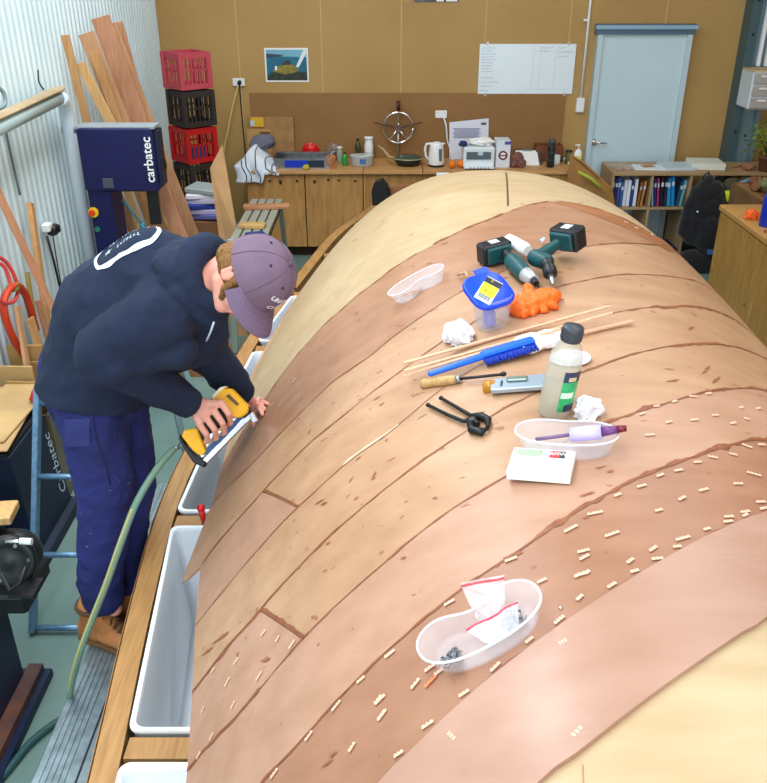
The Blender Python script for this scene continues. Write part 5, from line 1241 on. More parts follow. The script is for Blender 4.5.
# contents of middle tray
mk = thing('marker', 'purple marker with dark red cap lying across the middle tray', 'marker', M2 @ ploc(-.05, .0, .028, 0, 0, -.12))
b = MB(); b.cyl((-.02, 0, -.004), (.06, 0, .004), .0045, n=10); b.build('thin_shaft', mat('shaft_purple', (120, 90, 130), .3), mk)
b = MB(); b.cyl((.06, 0, .004), (.13, 0, .008), .017, n=18); b.build('barrel', mat('barrel_lilac', (196, 186, 250), .3), mk)
b = MB(); b.cyl((.13, 0, .008), (.165, 0, .012), .012, .009, n=14); b.build('collar', mat('collar_purple', (110, 62, 120), .3), mk); b = MB(); b.cyl((.165, 0, .012), (.185, 0, .014), .0085, .007, n=14); b.build('cap', mat('cap_wine', (110, 14, 40), .3), mk)
b = MB(); b.box((0, -.03, .009), (.03, .008, .002)); put(M2, b, 'staple_strip', stm2, 'loose orange staple strip in the middle tray', 'staple strip')
b = MB()
for k in range(9): b.box((R.uniform(-.06, .0), R.uniform(-.02, .01), .009), (.02, .003, .002), ploc(0, 0, 0, R.uniform(-.4, .4)))
o = put(M1, b, 'loose_staples', mat('staple_brown', (176, 120, 76), .5), 'small heap of brown staples in the farthest tray', 'staples'); o['kind'] = 'stuff'
# white box with label
q0 = HP(542, 478); Mx = hframe(542, 471, 576, 473, .009, .35)
t = thing('card_box', 'white card box with green and red printed label below the middle tray', 'box', Mx)
b = MB(); b.box((0, -.006, .011), (.14, .1, .022), bev=.002); b.build('box_body', mat('bright_card', (244, 246, 244), .5), t)
b = MB(); b.box((-.032, .024, .0225), (.06, .026, .001)); b.build('green_print', mat('print_green', (150, 176, 140), .6, noise=60, col2=(190, 206, 180)), t)
b = MB(); b.box((.028, .024, .0225), (.026, .028, .001)); b.build('red_print', mat('print_red', (206, 60, 66), .5), t)
b = MB(); b.box((.044, .024, .0226), (.012, .028, .001)); b.build('dark_print', mat('print_dark', (50, 60, 66), .5), t)
lettering('RMW', .016, Matrix.Translation((.034, .024, .0234)), paper, t)
# bottle
bq = HP(553, 415); ub = V((.1, -.06, 1)).normalized(); x_, y_, z_ = frame(ub); Mb = basis(bq+V((0, 0, .004)), x_, y_, z_)
t = thing('solvent_bottle', 'clear plastic solvent bottle with black cap and green label standing on the planks', 'bottle', Mb)
b = MB(); pr = [(.034, 0), (.040, .004), (.041, .012), (.041, .13), (.0405, .15), (.038, .17), (.031, .19), (.022, .205), (.018, .21), (.018, .215)]
b.lathe(pr, n=32); b.build('bottle_body', mat('bottle_plastic', (206, 202, 186), .18, alpha=.5), t)
b = MB(); b.lathe([(.002, .008), (.038, .008), (.0385, .085), (.002, .086)], n=28); b.build('liquid', mat('solvent', (196, 180, 150), .1, alpha=.5), t)
b = MB(); b.lathe([(.024, .206), (.025, .208), (.025, .238), (.0235, .242), (.002, .243)], n=24)
for k in range(24): a = k*math.tau/24; b.box((math.cos(a)*.025, math.sin(a)*.025, .223), (.002, .002, .024))
b.build('cap', mat('cap_charcoal', (58, 64, 72), .45), t)
def wrap(z0, z1, a0, a1, r, m, name):
    b = MB(); b.grid(lambda u, v: V((math.cos(a0+(a1-a0)*u)*r, math.sin(a0+(a1-a0)*u)*r, z0+(z1-z0)*v)), 14, 2); return b.build(name, m, t, fix=False)
ca = math.atan2(*( (CAM-bq).dot(y_), (CAM-bq).dot(x_) ))
wrap(.03, .135, ca+.15, ca+1.35, .0416, mat('label_green', (28, 150, 84), .35, noise=50, col2=(60, 190, 120)), 'label')
wrap(.112, .14, ca+.15, ca+1.35, .0419, mat('label_top_dark', (50, 58, 84), .4), 'label_band'); wrap(.03, .05, ca+.5, ca+1.35, .0419, mat('label_top_dark', (1, 1, 1)), 'label_band')
wrap(.068, .084, ca+.2, ca+1.0, .042, mat('label_white', (214, 240, 220), .4), 'label_text_band')
wrap(.115, .126, ca+.45, ca+.95, .0421, mat('label_gold', (206, 190, 150), .4), 'label_emblem')
# tub with blue lid
bq = HP(493, 330); zb = hn(bq.x, bq.y).lerp(V((0, 0, 1)), .6).normalized(); x_ = (HP(520, 318)-bq); x_ = (x_-zb*x_.dot(zb)).normalized(); y_ = zb.cross(x_); Mt = basis(bq+V((0, .02, .004)), x_, y_, zb)
t = thing('lidded_tub', 'clear plastic tub with tilted bright blue lid and yellow label', 'tub', Mt)
def sq(r, z, k=.0):  # rounded square ring
    return [V((r*math.copysign(abs(math.cos(a))**.6, math.cos(a)), r*.9*math.copysign(abs(math.sin(a))**.6, math.sin(a)), z)) for a in [i*math.tau/36 for i in range(36)]]
b = MB(); b.loft([sq(.042, 0), sq(.044, .004), sq(.055, .095), sq(.056, .1), sq(.053, .1), sq(.041, .006)], True); b.build('tub_body', milky, t)
b = MB(); b.box((-.01, 0, .03), (.03, .03, .05), bev=.004); b.build('contents', mat('blue_contents', (120, 130, 226), .5), t)
lidM = Matrix.Translation((-.006, .006, .116)) @ Matrix.Rotation(math.radians(30), 4, 'X') @ Matrix.Scale(1.14, 4)
b = MB(); b.loft([[lidM @ p for p in sq(r, z)] for r, z in ((.058, -.008), (.064, -.006), (.064, .002), (.060, .005), (.004, .005))], True); lid = b.build('lid', mat('lid_blue', (14, 70, 240), .3), t)
b = MB(); b.box((.02, .06, .0), (.045, .03, .006), lidM, bev=.002); b.build('lid_tab', mat('lid_blue', (1, 1, 1)), lid)
lab_r = Matrix.Rotation(math.radians(-58), 4, 'Z')
b = MB(); b.box((0, -.006, .0058), (.046, .092, .001), lidM @ lab_r); b.build('lid_label', mat('label_white2', (226, 236, 240), .4), lid)
b = MB(); b.box((0, -.006, .0066), (.044, .042, .001), lidM @ lab_r); b.build('yellow_panel', mat('panel_yellow', (250, 240, 30), .4), lid)
b = MB(); b.box((0, .026, .0066), (.046, .022, .001), lidM @ lab_r); b.build('dark_panel', mat('panel_navy', (20, 26, 50), .4), lid)
b = MB()
for k in range(7): b.box((-.014+.0045*k, -.036, .0068), (.002 if k % 2 else .003, .016, .001), lidM @ lab_r)
b.build('barcode', mat('code_grey', (70, 84, 100), .5), lid)
b = MB(); b.box((-.006, -.012, .0073), (.008, .006, .0006), lidM @ lab_r); b.box((.006, -.012, .0073), (.01, .004, .0006), lidM @ lab_r); b.box((-.004, .03, .0074), (.006, .01, .0006), lidM @ lab_r); b.build('small_print', mat('print_olive', (140, 130, 30), .5), lid)
# small clear piece left of tub
q = hframe(468, 281, 476, 279, .012); b = MB(); b.tube([V((0, -.02, .01)), V((0, .02, .012)), V((-.03, .025, .01))], .006, 8); put(q, b, 'clear_offcut', mat('amber_clear', (220, 180, 150), .3, trans=.4), 'small clear amber plastic piece left of the blue lidded tub', 'offcut')
# orange glove
og = mat('rubber_orange', (250, 110, 28), .5)
Mg = hframe(533, 310, 560, 303, .012) @ Matrix.Scale(1.28, 4)
t = thing('rubber_glove', 'bright orange rubber glove crumpled beside the blue lidded tub', 'glove', Mg)
b = MB(); b.caps((-.045, 0, .01), (.04, .0, .012), (.03, .018), (.028, .018), fl=(0, 0, 1)); b.caps((.03, .01, .012), (.066, .006, .008), .018, .012)
for k in range(4): b.caps((-.03+.02*k, -.01, .014), (-.05+.028*k, -.034, .004), .009, .007)
b.caps((0, .01, .02), (.006, .03, .034), .011, .01)
blob(b, 'glove_body', og, t, .0035, 3, [(.006, 38), (.003, 80)])
# papers and rags
crumple(V(HP(459, 343))+V((0, 0, .0)), (.05, .048, .05), 71, 'paper_ball', mat('tissue_white', (240, 240, 248), .7), 'crumpled white paper ball on the left, below the blue lidded tub', 'paper', amp=.42)
MR = hframe(536, 349, 560, 343, .006); axr = (MR.col[0].to_3d(), MR.col[1].to_3d(), MR.col[2].to_3d())
crumple(MR.col[3].to_3d(), (.085, .045, .028), 74, 'white_rag', mat('rag_white', (244, 232, 230), .8), 'crumpled white rag lying over the end of the blue brush', 'rag', ax=axr, amp=.36)
MR = hframe(588, 418, 600, 414, .006); axr = (MR.col[0].to_3d(), MR.col[1].to_3d(), MR.col[2].to_3d())
crumple(MR.col[3].to_3d(), (.045, .035, .036), 77, 'tissue', mat('tissue_white', (1, 1, 1)), 'crumpled white tissue between the bottle and the middle tray', 'tissue', ax=axr, amp=.36)
Mo = hframe(570, 362, 590, 360, .008); b = MB(); b.lathe([(.004, 0), (.046, 0), (.052, .004), (.052, .007), (.048, .008), (.046, .004), (.004, .004)], n=32, sy=.9, sx=1.1)
put(Mo, b, 'white_lid', mat('lid_white', (232, 234, 248), .3), 'flat white oval plastic lid lying behind the solvent bottle', 'disc')  # loose white lid lying flat on the planks
# thin wooden strips
sm_ = wood('strip_wood', (238, 196, 166), (222, 174, 142), .5, axis=2)
for i, (a, q, lb, w) in enumerate((((404, 363), (610, 306), 'long thin wooden strip, uppermost of those lying behind the blue brush', .012), ((404, 371), (612, 313), 'long thin wooden strip, second from the top behind the blue brush', .010), ((404, 376), (560, 329), 'thin wooden strip, lowest of those on the left of the blue brush', .009), ((576, 334), (633, 321), 'thin wooden strip on the right of the solvent bottle cap', .012))):
    h = .014
    while True:
        pa = HP(*a, h); pq = HP(*q, h); ok = min((pa.lerp(pq, k/20).z-hz(pa.lerp(pq, k/20).x, pa.lerp(pq, k/20).y)) for k in range(21)) > .011+.004*(i % 3)
        if ok or h > .2: break
        h += .004
    b = MB(); b.beam(pa, pq, w, .005, up=V((0, 0, 1)))
    mesh_thing(b, 'wooden_strip', sm_, lb, 'wooden strip', 'thin wooden strips on the hull')
# blue brush
Mb_ = hframe(484, 366, 520, 357, .014)
sc_b = (HP(540, 352)-HP(430, 372)).length
t = thing('hand_brush', 'bright blue hand brush with dark blue bristles', 'brush', Mb_)
bl = mat('brush_blue', (10, 96, 232), .35); L2 = sc_b/2
b = MB(); b.caps((-L2*.95, -.004, .014), (L2*.08, .001, .017), (.010, .008), (.013, .009), fl=(0, 0, 1)); b.build('handle', bl, t)
b = MB(); b.box((L2*.48, .004, .02), (L2*.98, .034, .014), bev=.005); b.build('head', bl, t)
b = MB()
for i in range(26):
    for j in range(5):
        p = V((L2*.04+L2*.9*i/25, -.014+.0085*j-.004, .016)); b.cyl(p, p+V((R.uniform(-.003, .003), -.014+R.uniform(-.003, .003), -.013)), .003, .0035, n=5)
o = b.build('bristles', mat('bristle_blue', (8, 52, 170), .6), t); o['kind'] = 'stuff'
# file with wooden handle
a = HP(420, 384, .02); q = HP(458, 379, .02); e = HP(509, 376, .012)
def alongM(a, q): n = hn(a.x, a.y); x = (q-a).normalized(); y = n.cross(x).normalized(); z = x.cross(y); return basis(a, x, y, z), (q-a).length
Mf, Lf = alongM(a, q); Lt = (e-a).length
t = thing('wood_file', 'round file with turned wooden handle lying below the blue brush', 'file', Mf)
b = MB(); b.lathe([(.004, 0), (.012, .004), (.0145, .02), (.0125, .04), (.0145, .07), (.013, Lf*.9), (.009, Lf)], Matrix.Rotation(math.pi/2, 4, 'Y'), n=18); b.build('handle', wood('file_handle', (206, 172, 118), (180, 140, 86), .35, axis=2), t)
b = MB(); b.cyl((Lf*.95, 0, 0), (Lf+.008, 0, 0), .0105); b.build('ferrule', steel, t)
b = MB(); b.tube([V((Lf, 0, 0)), V((Lf+.04, 0, -.001)), V((Lt-.01, 0, -.004))], [.004, .0045, .004], 8); b.build('blade', dark, t)
b = MB(); b.ell((Lt-.006, 0, -.003), (.009, .007, .007)); b.build('tip', dark, t)
# hand plane
a = HP(484, 387, .016); e = HP(540, 384, .016); Mf, Lp = alongM(a, e)
t = thing('hand_plane', 'silver hand plane with amber knob lying left of the solvent bottle', 'hand plane', Mf)
b = MB(); b.lathe([(.013, 0), (.019, .003), (.019, .032), (.012, .036), (.003, .036)], Matrix.Translation((-.002, 0, -.002)) @ Matrix.Rotation(math.pi/2, 4, 'Y'), n=18); b.build('knob', mat('amber', (206, 140, 30), .2, trans=.3), t)
b = MB(); b.prism([V((.022, -.034, 0)), V((.03, -.038, 0)), V((Lp+.01, -.032, 0)), V((Lp+.03, -.014, 0)), V((Lp+.03, .018, 0)), V((Lp, .03, 0)), V((.03, .018, 0)), V((.022, .012, 0))], V((0, 0, .014))); b.build('body', mat('plane_silver', (176, 192, 208), .3, .6), t, .003)
b = MB(); b.box((.05, -.01, .0155), (.004, .024, .003)); b.build('slot', black, t)
b = MB(); b.box((.09, .004, .018), (.055, .02, .008), bev=.003); b.build('cap_iron', mat('iron_green', (126, 140, 132), .35, .6), t)
# pincers
t = thing('pincers', 'black iron pincers lying open in front of the file', 'pincers', hframe(470, 418, 490, 425, .012))
M0 = t.matrix_basis.inverted(); loc = lambda px, py, h: M0 @ HP(px, py, h)
pm = mat('black_iron', (44, 46, 46), .4, .6, noise=30)
for k, (l, nm) in enumerate(([((441, 398), .014), ((462, 410), .016), ((475, 418), .018)], 'far'), ) if False else enumerate((([(441, 398), (458, 408), (470, 415), (478, 424)], 'a'), ([(428, 405), (448, 415), (463, 421), (474, 420)], 'b'))):
    b = MB(); pts = [loc(x, y, .018) for x, y in l]; b.tube(pts, [.0045, .005, .0055, .007], 8); b.ell(pts[0], (.0062, .0062, .0062)); b.build('handle', pm, t)
for s, l in ((1, [(470, 417), (481, 416), (488, 420), (488, 427)]), (-1, [(469, 420), (472, 430), (481, 432), (488, 428)])):
    b = MB(); pts = [loc(x, y, .018) for x, y in l]; b.tube(pts, [.009, .011, .0105, .004], 8); b.build('jaw', pm, t)
b = MB(); c = loc(472, 419, .026); b.cyl(c-V((0, 0, .012)), c+V((0, 0, .002)), .008); b.build('pivot', dark, t)
# ------------------------------------------------------------------ cordless drills
teal = mat('drill_teal', (12, 72, 78), .45); bkp = mat('drill_black', (26, 28, 34), .4)
def drill(label, bat, hand0, hand1, body0, body1, ch, tip, h, rb, silver, bsz, bx_dir):
    t = thing('cordless_drill', label, 'cordless drill', Matrix.Translation(HP(*hand1)+V((0, 0, .006))), 'cordless drills on the hull'); M0 = t.matrix_basis.inverted()
    W = lambda p: M0 @ HP(p[0], p[1], p[2])
    a, q = W(body0), W(body1)
    b = MB(); b.caps(a, q, rb, rb*.92, 18); b.build('motor_housing', teal, t)
    d = (q-a).normalized(); x, y, z = frame(d)
    b = MB(); b.caps(W(hand0), W(hand1), (.017, .02), (.021, .024)); g = b.build('handle', bkp if silver else teal, t)
    e = W(ch)
    b = MB(); b.cyl(q, e, rb*.88, rb*.6, 20); b.build('gear_case' if silver else 'chuck_collar', mat('case_silver', (186, 192, 196), .35, .4) if silver else bkp, t)
    tp = W(tip); dd = (tp-e).normalized()
    if silver:
        b = MB(); b.cyl(e, e+dd*.022, .013, .010, 16); b.build('chuck', bkp, t); b = MB(); b.cyl(e+dd*.02, tp, .0035, .003, 8); b.build('driver_bit', dark, t)
    else:
        b = MB(); b.lathe([(.021, 0), (.023, .006), (.023, .035), (.014, .045)], basis(e, *[v for v in frame(dd)]), n=20); b.build('chuck', bkp, t)
        b = MB(); b.cyl(e+dd*.04, tp, .011, .006, 12); b.build('chuck_jaws', steel, t)
    # battery
    c = W(bat); ax = (c-W(hand1)).normalized(); u = (W(bx_dir)-c); u = (u-ax*u.dot(ax)).normalized(); v = ax.cross(u)
    M_ = basis(c, u, v, ax)
    b = MB(); b.box((0, 0, .006), (bsz[0], bsz[1], bsz[2]), M_, bev=.007); bt = b.build('battery', bkp, t)
    b = MB(); b.box((0, 0, -bsz[2]/2-.002), (bsz[0]*.8, bsz[1]*.8, .016), M_, bev=.005); b.build('battery_shoe', teal, t)
    b = MB(); b.box((bsz[0]*.22, 0, .006+bsz[2]/2+.0005), (bsz[0]*.28, bsz[1]*.6, .001), M_); b.box((-bsz[0]*.2, 0, .006+bsz[2]/2+.0005), (bsz[0]*.26, bsz[1]*.6, .001), M_); b.build('battery_label', mat('label_silver', (176, 196, 190), .4), bt)
    b = MB(); b.box((0, -bsz[1]/2-.0005, 0.006), (bsz[0]*.3, .001, bsz[2]*.5), M_); b.box((0, bsz[1]/2+.0005, 0.006), (bsz[0]*.3, .001, bsz[2]*.5), M_); b.build('side_label', mat('label_pale_d', (210, 216, 220), .4), bt)
    return t
drill('teal impact driver on the left with silver nose and black battery', (495, 252, .045), (505, 254, .045), (518, 266, .045), (513, 262, .045), (524, 273, .042), (534, 281, .038), (547, 297, .03), 0, .031, True, (.112, .074, .062), (500, 236, .045))
drill('teal drill on the right with raised black battery and dark chuck', (567, 238, .085), (556, 245, .08), (538, 257, .06), (536, 258, .062), (546, 262, .062), (549, 268, .058), (553, 285, .04), 0, .030, False, (.112, .08, .066), (576, 222, .1))
a = HP(508, 240, .05); e = HP(528, 251, .05); Mf, Lp = alongM(a, e)
t = thing('white_tube', 'white plastic tube lying between the two cordless drills', 'tube', Mf)
b = MB(); b.lathe([(.018, 0), (.024, .005), (.024, Lp*.85), (.018, Lp)], Matrix.Rotation(math.pi/2, 4, 'Y'), n=18); b.build('tube_body', white, t); b = MB(); b.cyl((-.01, 0, 0), (.0, 0, 0), .012); b.build('cap', white, t)
q = hframe(541, 262, 548, 256, .05); b = MB(); b.prism([V((-.022, -.008, .03)), V((.01, -.006, .034)), V((.022, .008, .03)), V((-.01, .008, .032))], V((0, 0, .003))); put(q, b, 'drill_highlight', mat('highlight_pale_blue', (176, 190, 226), .4), 'small pale blue painted highlight strip on the right drill', 'tape')  # pale sliver paints the highlight on the drill body
# ================================================================== THE MAN
man = thing('person', 'person in navy hoodie and purple grey cap bending over the hull with a staple gun', 'person', V((-1.08, 2.5, .40)))
skin_m = mat('skin', (234, 172, 152), .5, noise=14, col2=(222, 148, 130))
hoodm = mat('navy_fleece', (26, 38, 64), .95, noise=5, col2=(20, 31, 54), bump=.2, bscale=160)
jean = mat('navy_trousers', (36, 44, 112), .9, noise=5, col2=(24, 30, 80), bump=.3, bscale=90)
bootm = mat('tan_boot', (190, 128, 74), .7, noise=9, col2=(160, 100, 54), bump=.2, bscale=60)
capm = mat('cap_cloth', (120, 98, 118), .85, noise=6, col2=(104, 84, 104), bump=.15, bscale=200)
hairm = mat('hair', (160, 112, 54), .6, noise=5, stretch=(40, 40, 6), col2=(96, 62, 28), bump=.5, bscale=30)
Hc = P(95, 378, 2.95); Mc = P(116, 318, 2.84); Ch = P(170, 291, 2.74); Nb = P(205, 280, 2.62)
# head frame
EAR = P(230, 276, 2.47)
Fh = V((.20, -.42, -.88)).normalized(); Uh = V((.84, -.28, .42)); Uh = (Uh-Fh*Uh.dot(Fh)).normalized(); Lh = Uh.cross(Fh).normalized()
if Lh.y > 0: Lh = -Lh
Hd = EAR-Lh*.072
def hd(l, f, u): return Hd+Lh*l+Fh*f+Uh*u
shR = Ch+V((.01, -.165, -.02)); shL = Ch+V((.05, .16, -.03))
elR = P(104, 352, 2.66); wrR = P(192, 405, 2.92)
elL = P(205, 352, 3.02); wrL = P(241, 393, 3.16)
hipR = Hc+V((-.005, -.085, -.05)); hipL = Hc+V((.03, .085, -.05))
knR = P(106, 490, 3.0); anR = P(102, 594, 3.17)
knL = P(130, 480, 3.15); anL = P(124, 574, 3.33)
# ---- body: one continuous skin mesh
b = MB()
b.ell(hd(0, .0, .035), (.074, .094, .108), (Lh, Fh, Uh)); b.ell(hd(0, .030, -.022), (.064, .074, .088), (Lh, Fh, Uh))
b.caps(hd(-.014, .068, -.085), hd(.014, .068, -.085), .024, .024); b.caps(hd(-.05, .0, -.055), hd(-.018, .066, -.086), .024, .026); b.caps(hd(.05, .0, -.055), hd(.018, .066, -.086), .024, .026); b.caps(hd(0, .02, -.07), hd(0, .06, -.085), .035, .028)
b.caps(hd(0, .095, .015), hd(0, .118, -.022), .010, .014); b.ell(hd(.012, .108, -.025), (.009, .011, .008), (Lh, Fh, Uh)); b.ell(hd(-.012, .108, -.025), (.009, .011, .008), (Lh, Fh, Uh))
b.caps(hd(-.02, .093, -.052), hd(.02, .093, -.052), .009, .009); b.caps(hd(-.018, .090, -.063), hd(.018, .090, -.063), .0095, .0095)
for s in (-1, 1):
    b.caps(hd(.012*s, .093, .032), hd(.045*s, .085, .03), .010, .009); b.ell(hd(.045*s, .07, -.01), (.02, .022, .02), (Lh, Fh, Uh))
    b.ell(hd(.076*s, -.006, -.002), (.008, .019, .030), (Lh, Fh, Uh)); b.caps(hd(.08*s, -.02, .018), hd(.08*s, -.018, -.018), .007, .006)
b.caps(hd(0, -.03, -.05), Nb+V((.02, 0, -.02)), .058, .064)
b.caps(Nb, Ch, .08, (.15, .11)); b.caps(Ch, Mc, (.14, .13), (.14, .12), fl=(0, 1, 0)); b.caps(Mc, Hc, (.13, .12), (.14, .13), fl=(0, 1, 0))
for sh, el, wr in ((shR, elR, wrR), (shL, elL, wrL)): b.caps(Ch.lerp(sh, .6), sh, .07, .062); b.caps(sh, el, .055, .044); b.caps(el, wr, .042, .029)
for hp_, kn, an in ((hipR, knR, anR), (hipL, knL, anL)): b.caps(hp_, kn, .082, .055); b.caps(kn, an, .055, .04); b.caps(an, an+V((.04, -.01, -.06)), .036, .03)
# right hand round the gun handle
HZ = 2.97
kn_ = [P(221, 403, 2.90), P(214, 411, 2.89), P(206.5, 418, 2.89), P(200, 425, 2.90)]
b.caps(wrR, P(206, 411, 2.905), (.031, .022), (.043, .021), fl=FWD)
for i in range(4):
    k = kn_[i]; root = wrR.lerp(k, .45); b.caps(root, k, .0155, .0135)
    m1 = k+(P(229, 414, 2.91)-P(221, 403, 2.90))*(1.0, 1.1, 1.0, .8)[i]; m1 += -FWD*.004
    m2 = m1+(P(226, 428, 2.95)-P(224, 419, 2.91))*(1.0, 1.05, 1.0, .8)[i]; m3 = m2+FWD*.022+(P(220, 430, 2.95)-P(224, 428, 2.95))
    b.caps(k, m1, .0126, .0112); b.caps(m1, m2, .0112, .0098); b.caps(m2, m3, .0098, .0085)
th0 = P(196, 404, 2.95); th1 = P(208, 402, 3.0); th2 = P(219, 408, 3.04); th3 = P(224, 413, 3.05)
b.caps(th0, th1, .0165, .013); b.caps(th1, th2, .0125, .011); b.caps(th2, th3, .011, .009)
# left hand flat on the hull beyond the gun nose
pc = P(255, 407, 3.22); b.caps(wrL, pc, (.029, .021), (.037, .017), fl=DWN)
tips = [HP(262, 400, .012), HP(268, 404, .012), HP(270, 410, .012), HP(266, 417, .012)]
for i, tp in enumerate(tips):
    k = pc+(tips[0]-tips[3]).normalized()*(.026-.017*i)+(tp-pc).normalized()*.012; d = tp-k
    if d.length > .085: d = d.normalized()*.085
    m1 = k+d*.5-DWN*.012; b.caps(pc.lerp(k, .2), k, .0125, .0115); b.caps(k, m1, .0105, .0095); b.caps(m1, k+d, .0095, .008)
b.caps(pc+DWN*.012-FWD*.01, P(252, 420, 3.16), .012, .0105); b.caps(P(252, 420, 3.16), P(256, 428, 3.15), .0105, .009)
MW = man.matrix_basis
body = blob(b, 'body', skin_m, man, .0042, 2)
# lips and eyes
b = MB(); b.caps(hd(-.017, .101, -.057), hd(.017, .101, -.057), .0045, .0045); b.build('lips', mat('lips', (196, 100, 92), .5), man)
for s in (-1, 1):
    b = MB(); b.ell(hd(.029*s, .084, .012), (.012, .008, .007), (Lh, Fh, Uh)); b.build('eye', mat('eye_white', (236, 232, 228), .3), man)
    b = MB(); b.ell(hd(.029*s, .0905, .011), (.0045, .003, .0045), (Lh, Fh, Uh)); b.build('iris', mat('iris', (60, 80, 90), .2), man)
# ---- hair
b = MB()
b.ell(hd(0, -.022, .012), (.082, .090, .082), (Lh, Fh, Uh)); b.caps(hd(-.03, -.066, -.02), hd(.03, -.066, -.02), .036, .036); b.caps(hd(-.05, -.04, -.015), hd(.05, -.04, -.015), .028, .028)
for s in (-1, 1): b.caps(hd(.071*s, .018, .02), hd(.066*s, .032, -.03), .013, .012); b.caps(hd(.066*s, .032, -.03), hd(.052*s, .05, -.058), .013, .01)
hair = blob(b, 'hair', hairm, man, .004, 3, [(.0022, 30), (.0015, 110)])
# ---- cap
capb = MB(); M_c = basis(hd(-.004, .002, .052), Lh, Fh, Uh)
def crown(t, ph, r=1.0):  # t 0 hem .. 1 top
    a = t*math.pi/2; ca = math.cos(a)**.75; x = .096*ca*math.cos(ph); y = (.114 if math.sin(ph) > 0 else .118)*ca*math.sin(ph); z = -.022+.132*math.sin(a)**1.0
    z += .01*math.sin(ph)*(1-t); rip = .0015*math.sin(ph*11)*(1-t)*t*4+.004*noise.noise(V((math.cos(ph)*2.2, math.sin(ph)*2.2, t*3)))
    return M_c @ V((x*(r+rip*6), y*(r+rip*6), z))
capb.grid(lambda u, v: crown(v*.995, u*math.tau), 64, 20); capb.grid(lambda u, v: crown(v*.99, u*math.tau, .965), 64, 20)
vs = []
for i in range(65): vs += [crown(0, i/64*math.tau), crown(0, i/64*math.tau, .965)]
capb.add(vs, [(2*i, 2*i+1, 2*i+3, 2*i+2) for i in range(64)], True)
cap = capb.build('cap', capm, man)
b = MB()
for k in range(6):
    ph = math.pi/2+k*math.tau/6+.0; b.tube([crown(t/12*.99, ph, 1.006) for t in range(13)], .0013, 5)
b.build('cap_seam', mat('seam_dark', (92, 74, 92), .9), cap)
b = MB(); b.ell(M_c @ V((0, 0, .112)), (.009, .009, .005), (Lh, Fh, Uh)); b.build('cap_button', mat('seam_dark', (1, 1, 1)), cap)
for k in range(6):
    ph = math.pi/2+math.pi/6+k*math.tau/6; b = MB(); b.ell(crown(.6, ph, 1.004), (.0045, .0045, .0045)); b.build('eyelet', mat('eyelet', (52, 40, 60), .8), cap)
def brim(u, v, o=0):
    a = math.radians(20+140*u); ca, sa = math.cos(a), math.sin(a)
    r0 = V((.096*ca, .112*sa, -.016+.01*sa)); w = max(0, math.sin(math.pi*u))**.38*.080
    p = r0+V((ca*.012*v, w*v, -.026*(abs(ca)**2)*v*1.1+.0*v)); p.z += -.01*v+o-.012*v*v
    return M_c @ p
b = MB(); b.grid(lambda u, v: brim(u, v), 40, 10); b.grid(lambda u, v: brim(u, v, -.004), 40, 10)
rv = [brim(i/40, 1) for i in range(41)]; rb_ = [brim(i/40, 1, -.004) for i in range(41)]
b.add([p for q in zip(rv, rb_) for p in q], [(2*i, 2*i+1, 2*i+3, 2*i+2) for i in range(40)], True); b.build('brim', mat('brim_cloth', (116, 96, 122), .85, noise=8, bump=.15, bscale=200), cap)
b = MB()
for k in (.3, .5, .7, .9): b.tube([brim(i/30, k, .0006) for i in range(2, 29)], .0006, 4)
b.build('brim_stitching', mat('stitch', (100, 82, 106), .9), cap)
def project(me, M, bvh, direction, off, m, name, parent):
    me.transform(M)
    for v in me.vertices:
        h = bvh.ray_cast(v.co-direction*.3, direction)
        if h[0] is not None: v.co = h[0]-direction*off+(h[1] if h[1].dot(direction) < 0 else -h[1])*off
    o = bpy.data.objects.new(name, me); C.objects.link(o); me.materials.clear(); me.materials.append(m); o.parent = parent; return o
def subdiv(me, n=2):
    b_ = bmesh.new(); b_.from_mesh(me); bmesh.ops.triangulate(b_, faces=b_.faces); bmesh.ops.subdivide_edges(b_, edges=b_.edges, cuts=n, use_grid_fill=True); b_.to_mesh(me); b_.free(); return me
cbv = BVHTree.FromPolygons([v.co.copy() for v in cap.data.vertices], [tuple(p.vertices) for p in cap.data.polygons])
# embroidered words on the cap front (three short lines)
fc = M_c @ V((.012, .1, .04)); dirn = (-(Fh*1.0+Uh*.25)).normalized()
xx = -Lh; yy = dirn.cross(xx).normalized()
if yy.dot(Uh) < 0: yy = -yy
zz = xx.cross(yy)
for i, (s, dy, dx) in enumerate((('UNION', .018, 0), ('&', 0, .012), ('CO', -.016, -.004))):
    me = text_mesh(s, .021, extrude=0, shear=.2, bold=.0007)
    project(me, basis(fc+yy*dy+xx*dx, xx, yy, zz), cbv, dirn, .0012, mat('thread_white', (226, 220, 236), .7), 'cap_lettering', cap)
# ---- hoodie
b = MB()
b.caps(Hc+V((-.015, -.01, -.05)), Mc, (.172, .178), (.185, .18), 20, fl=(0, 1, 0)); b.caps(Mc, Ch+V((-.01, 0, .0)), (.19, .18), (.20, .155), 20, fl=(0, 1, 0)); b.caps(Ch, P(200, 283, 2.66), (.19, .145), (.12, .11), 20, fl=(0, 1, 0))
b.caps(Hc+V((-.01, -.02, -.06)), Hc+V((.01, 0, -.02)), (.176, .18), (.178, .18), 20, fl=(0, 1, 0))
b.caps(Mc+V((.09, 0, -.06)), Ch+V((.06, 0, -.10)), (.14, .10), (.15, .10), 20, fl=(0, 1, 0))
b.caps(Ch+V((0, -.06, 0)), shR, .12, .098); b.caps(shR, elR, .098, .082); b.caps(elR, elR.lerp(wrR, .55), .080, .062); b.caps(elR.lerp(wrR, .5), elR.lerp(wrR, .93), .064, .042)
b.caps(Ch+V((.03, .06, 0)), shL, .12, .092); b.caps(shL, elL, .09, .078); b.caps(elL, elL.lerp(wrL, .55), .076, .058); b.caps(elL.lerp(wrL, .5), elL.lerp(wrL, .95), .06, .043)
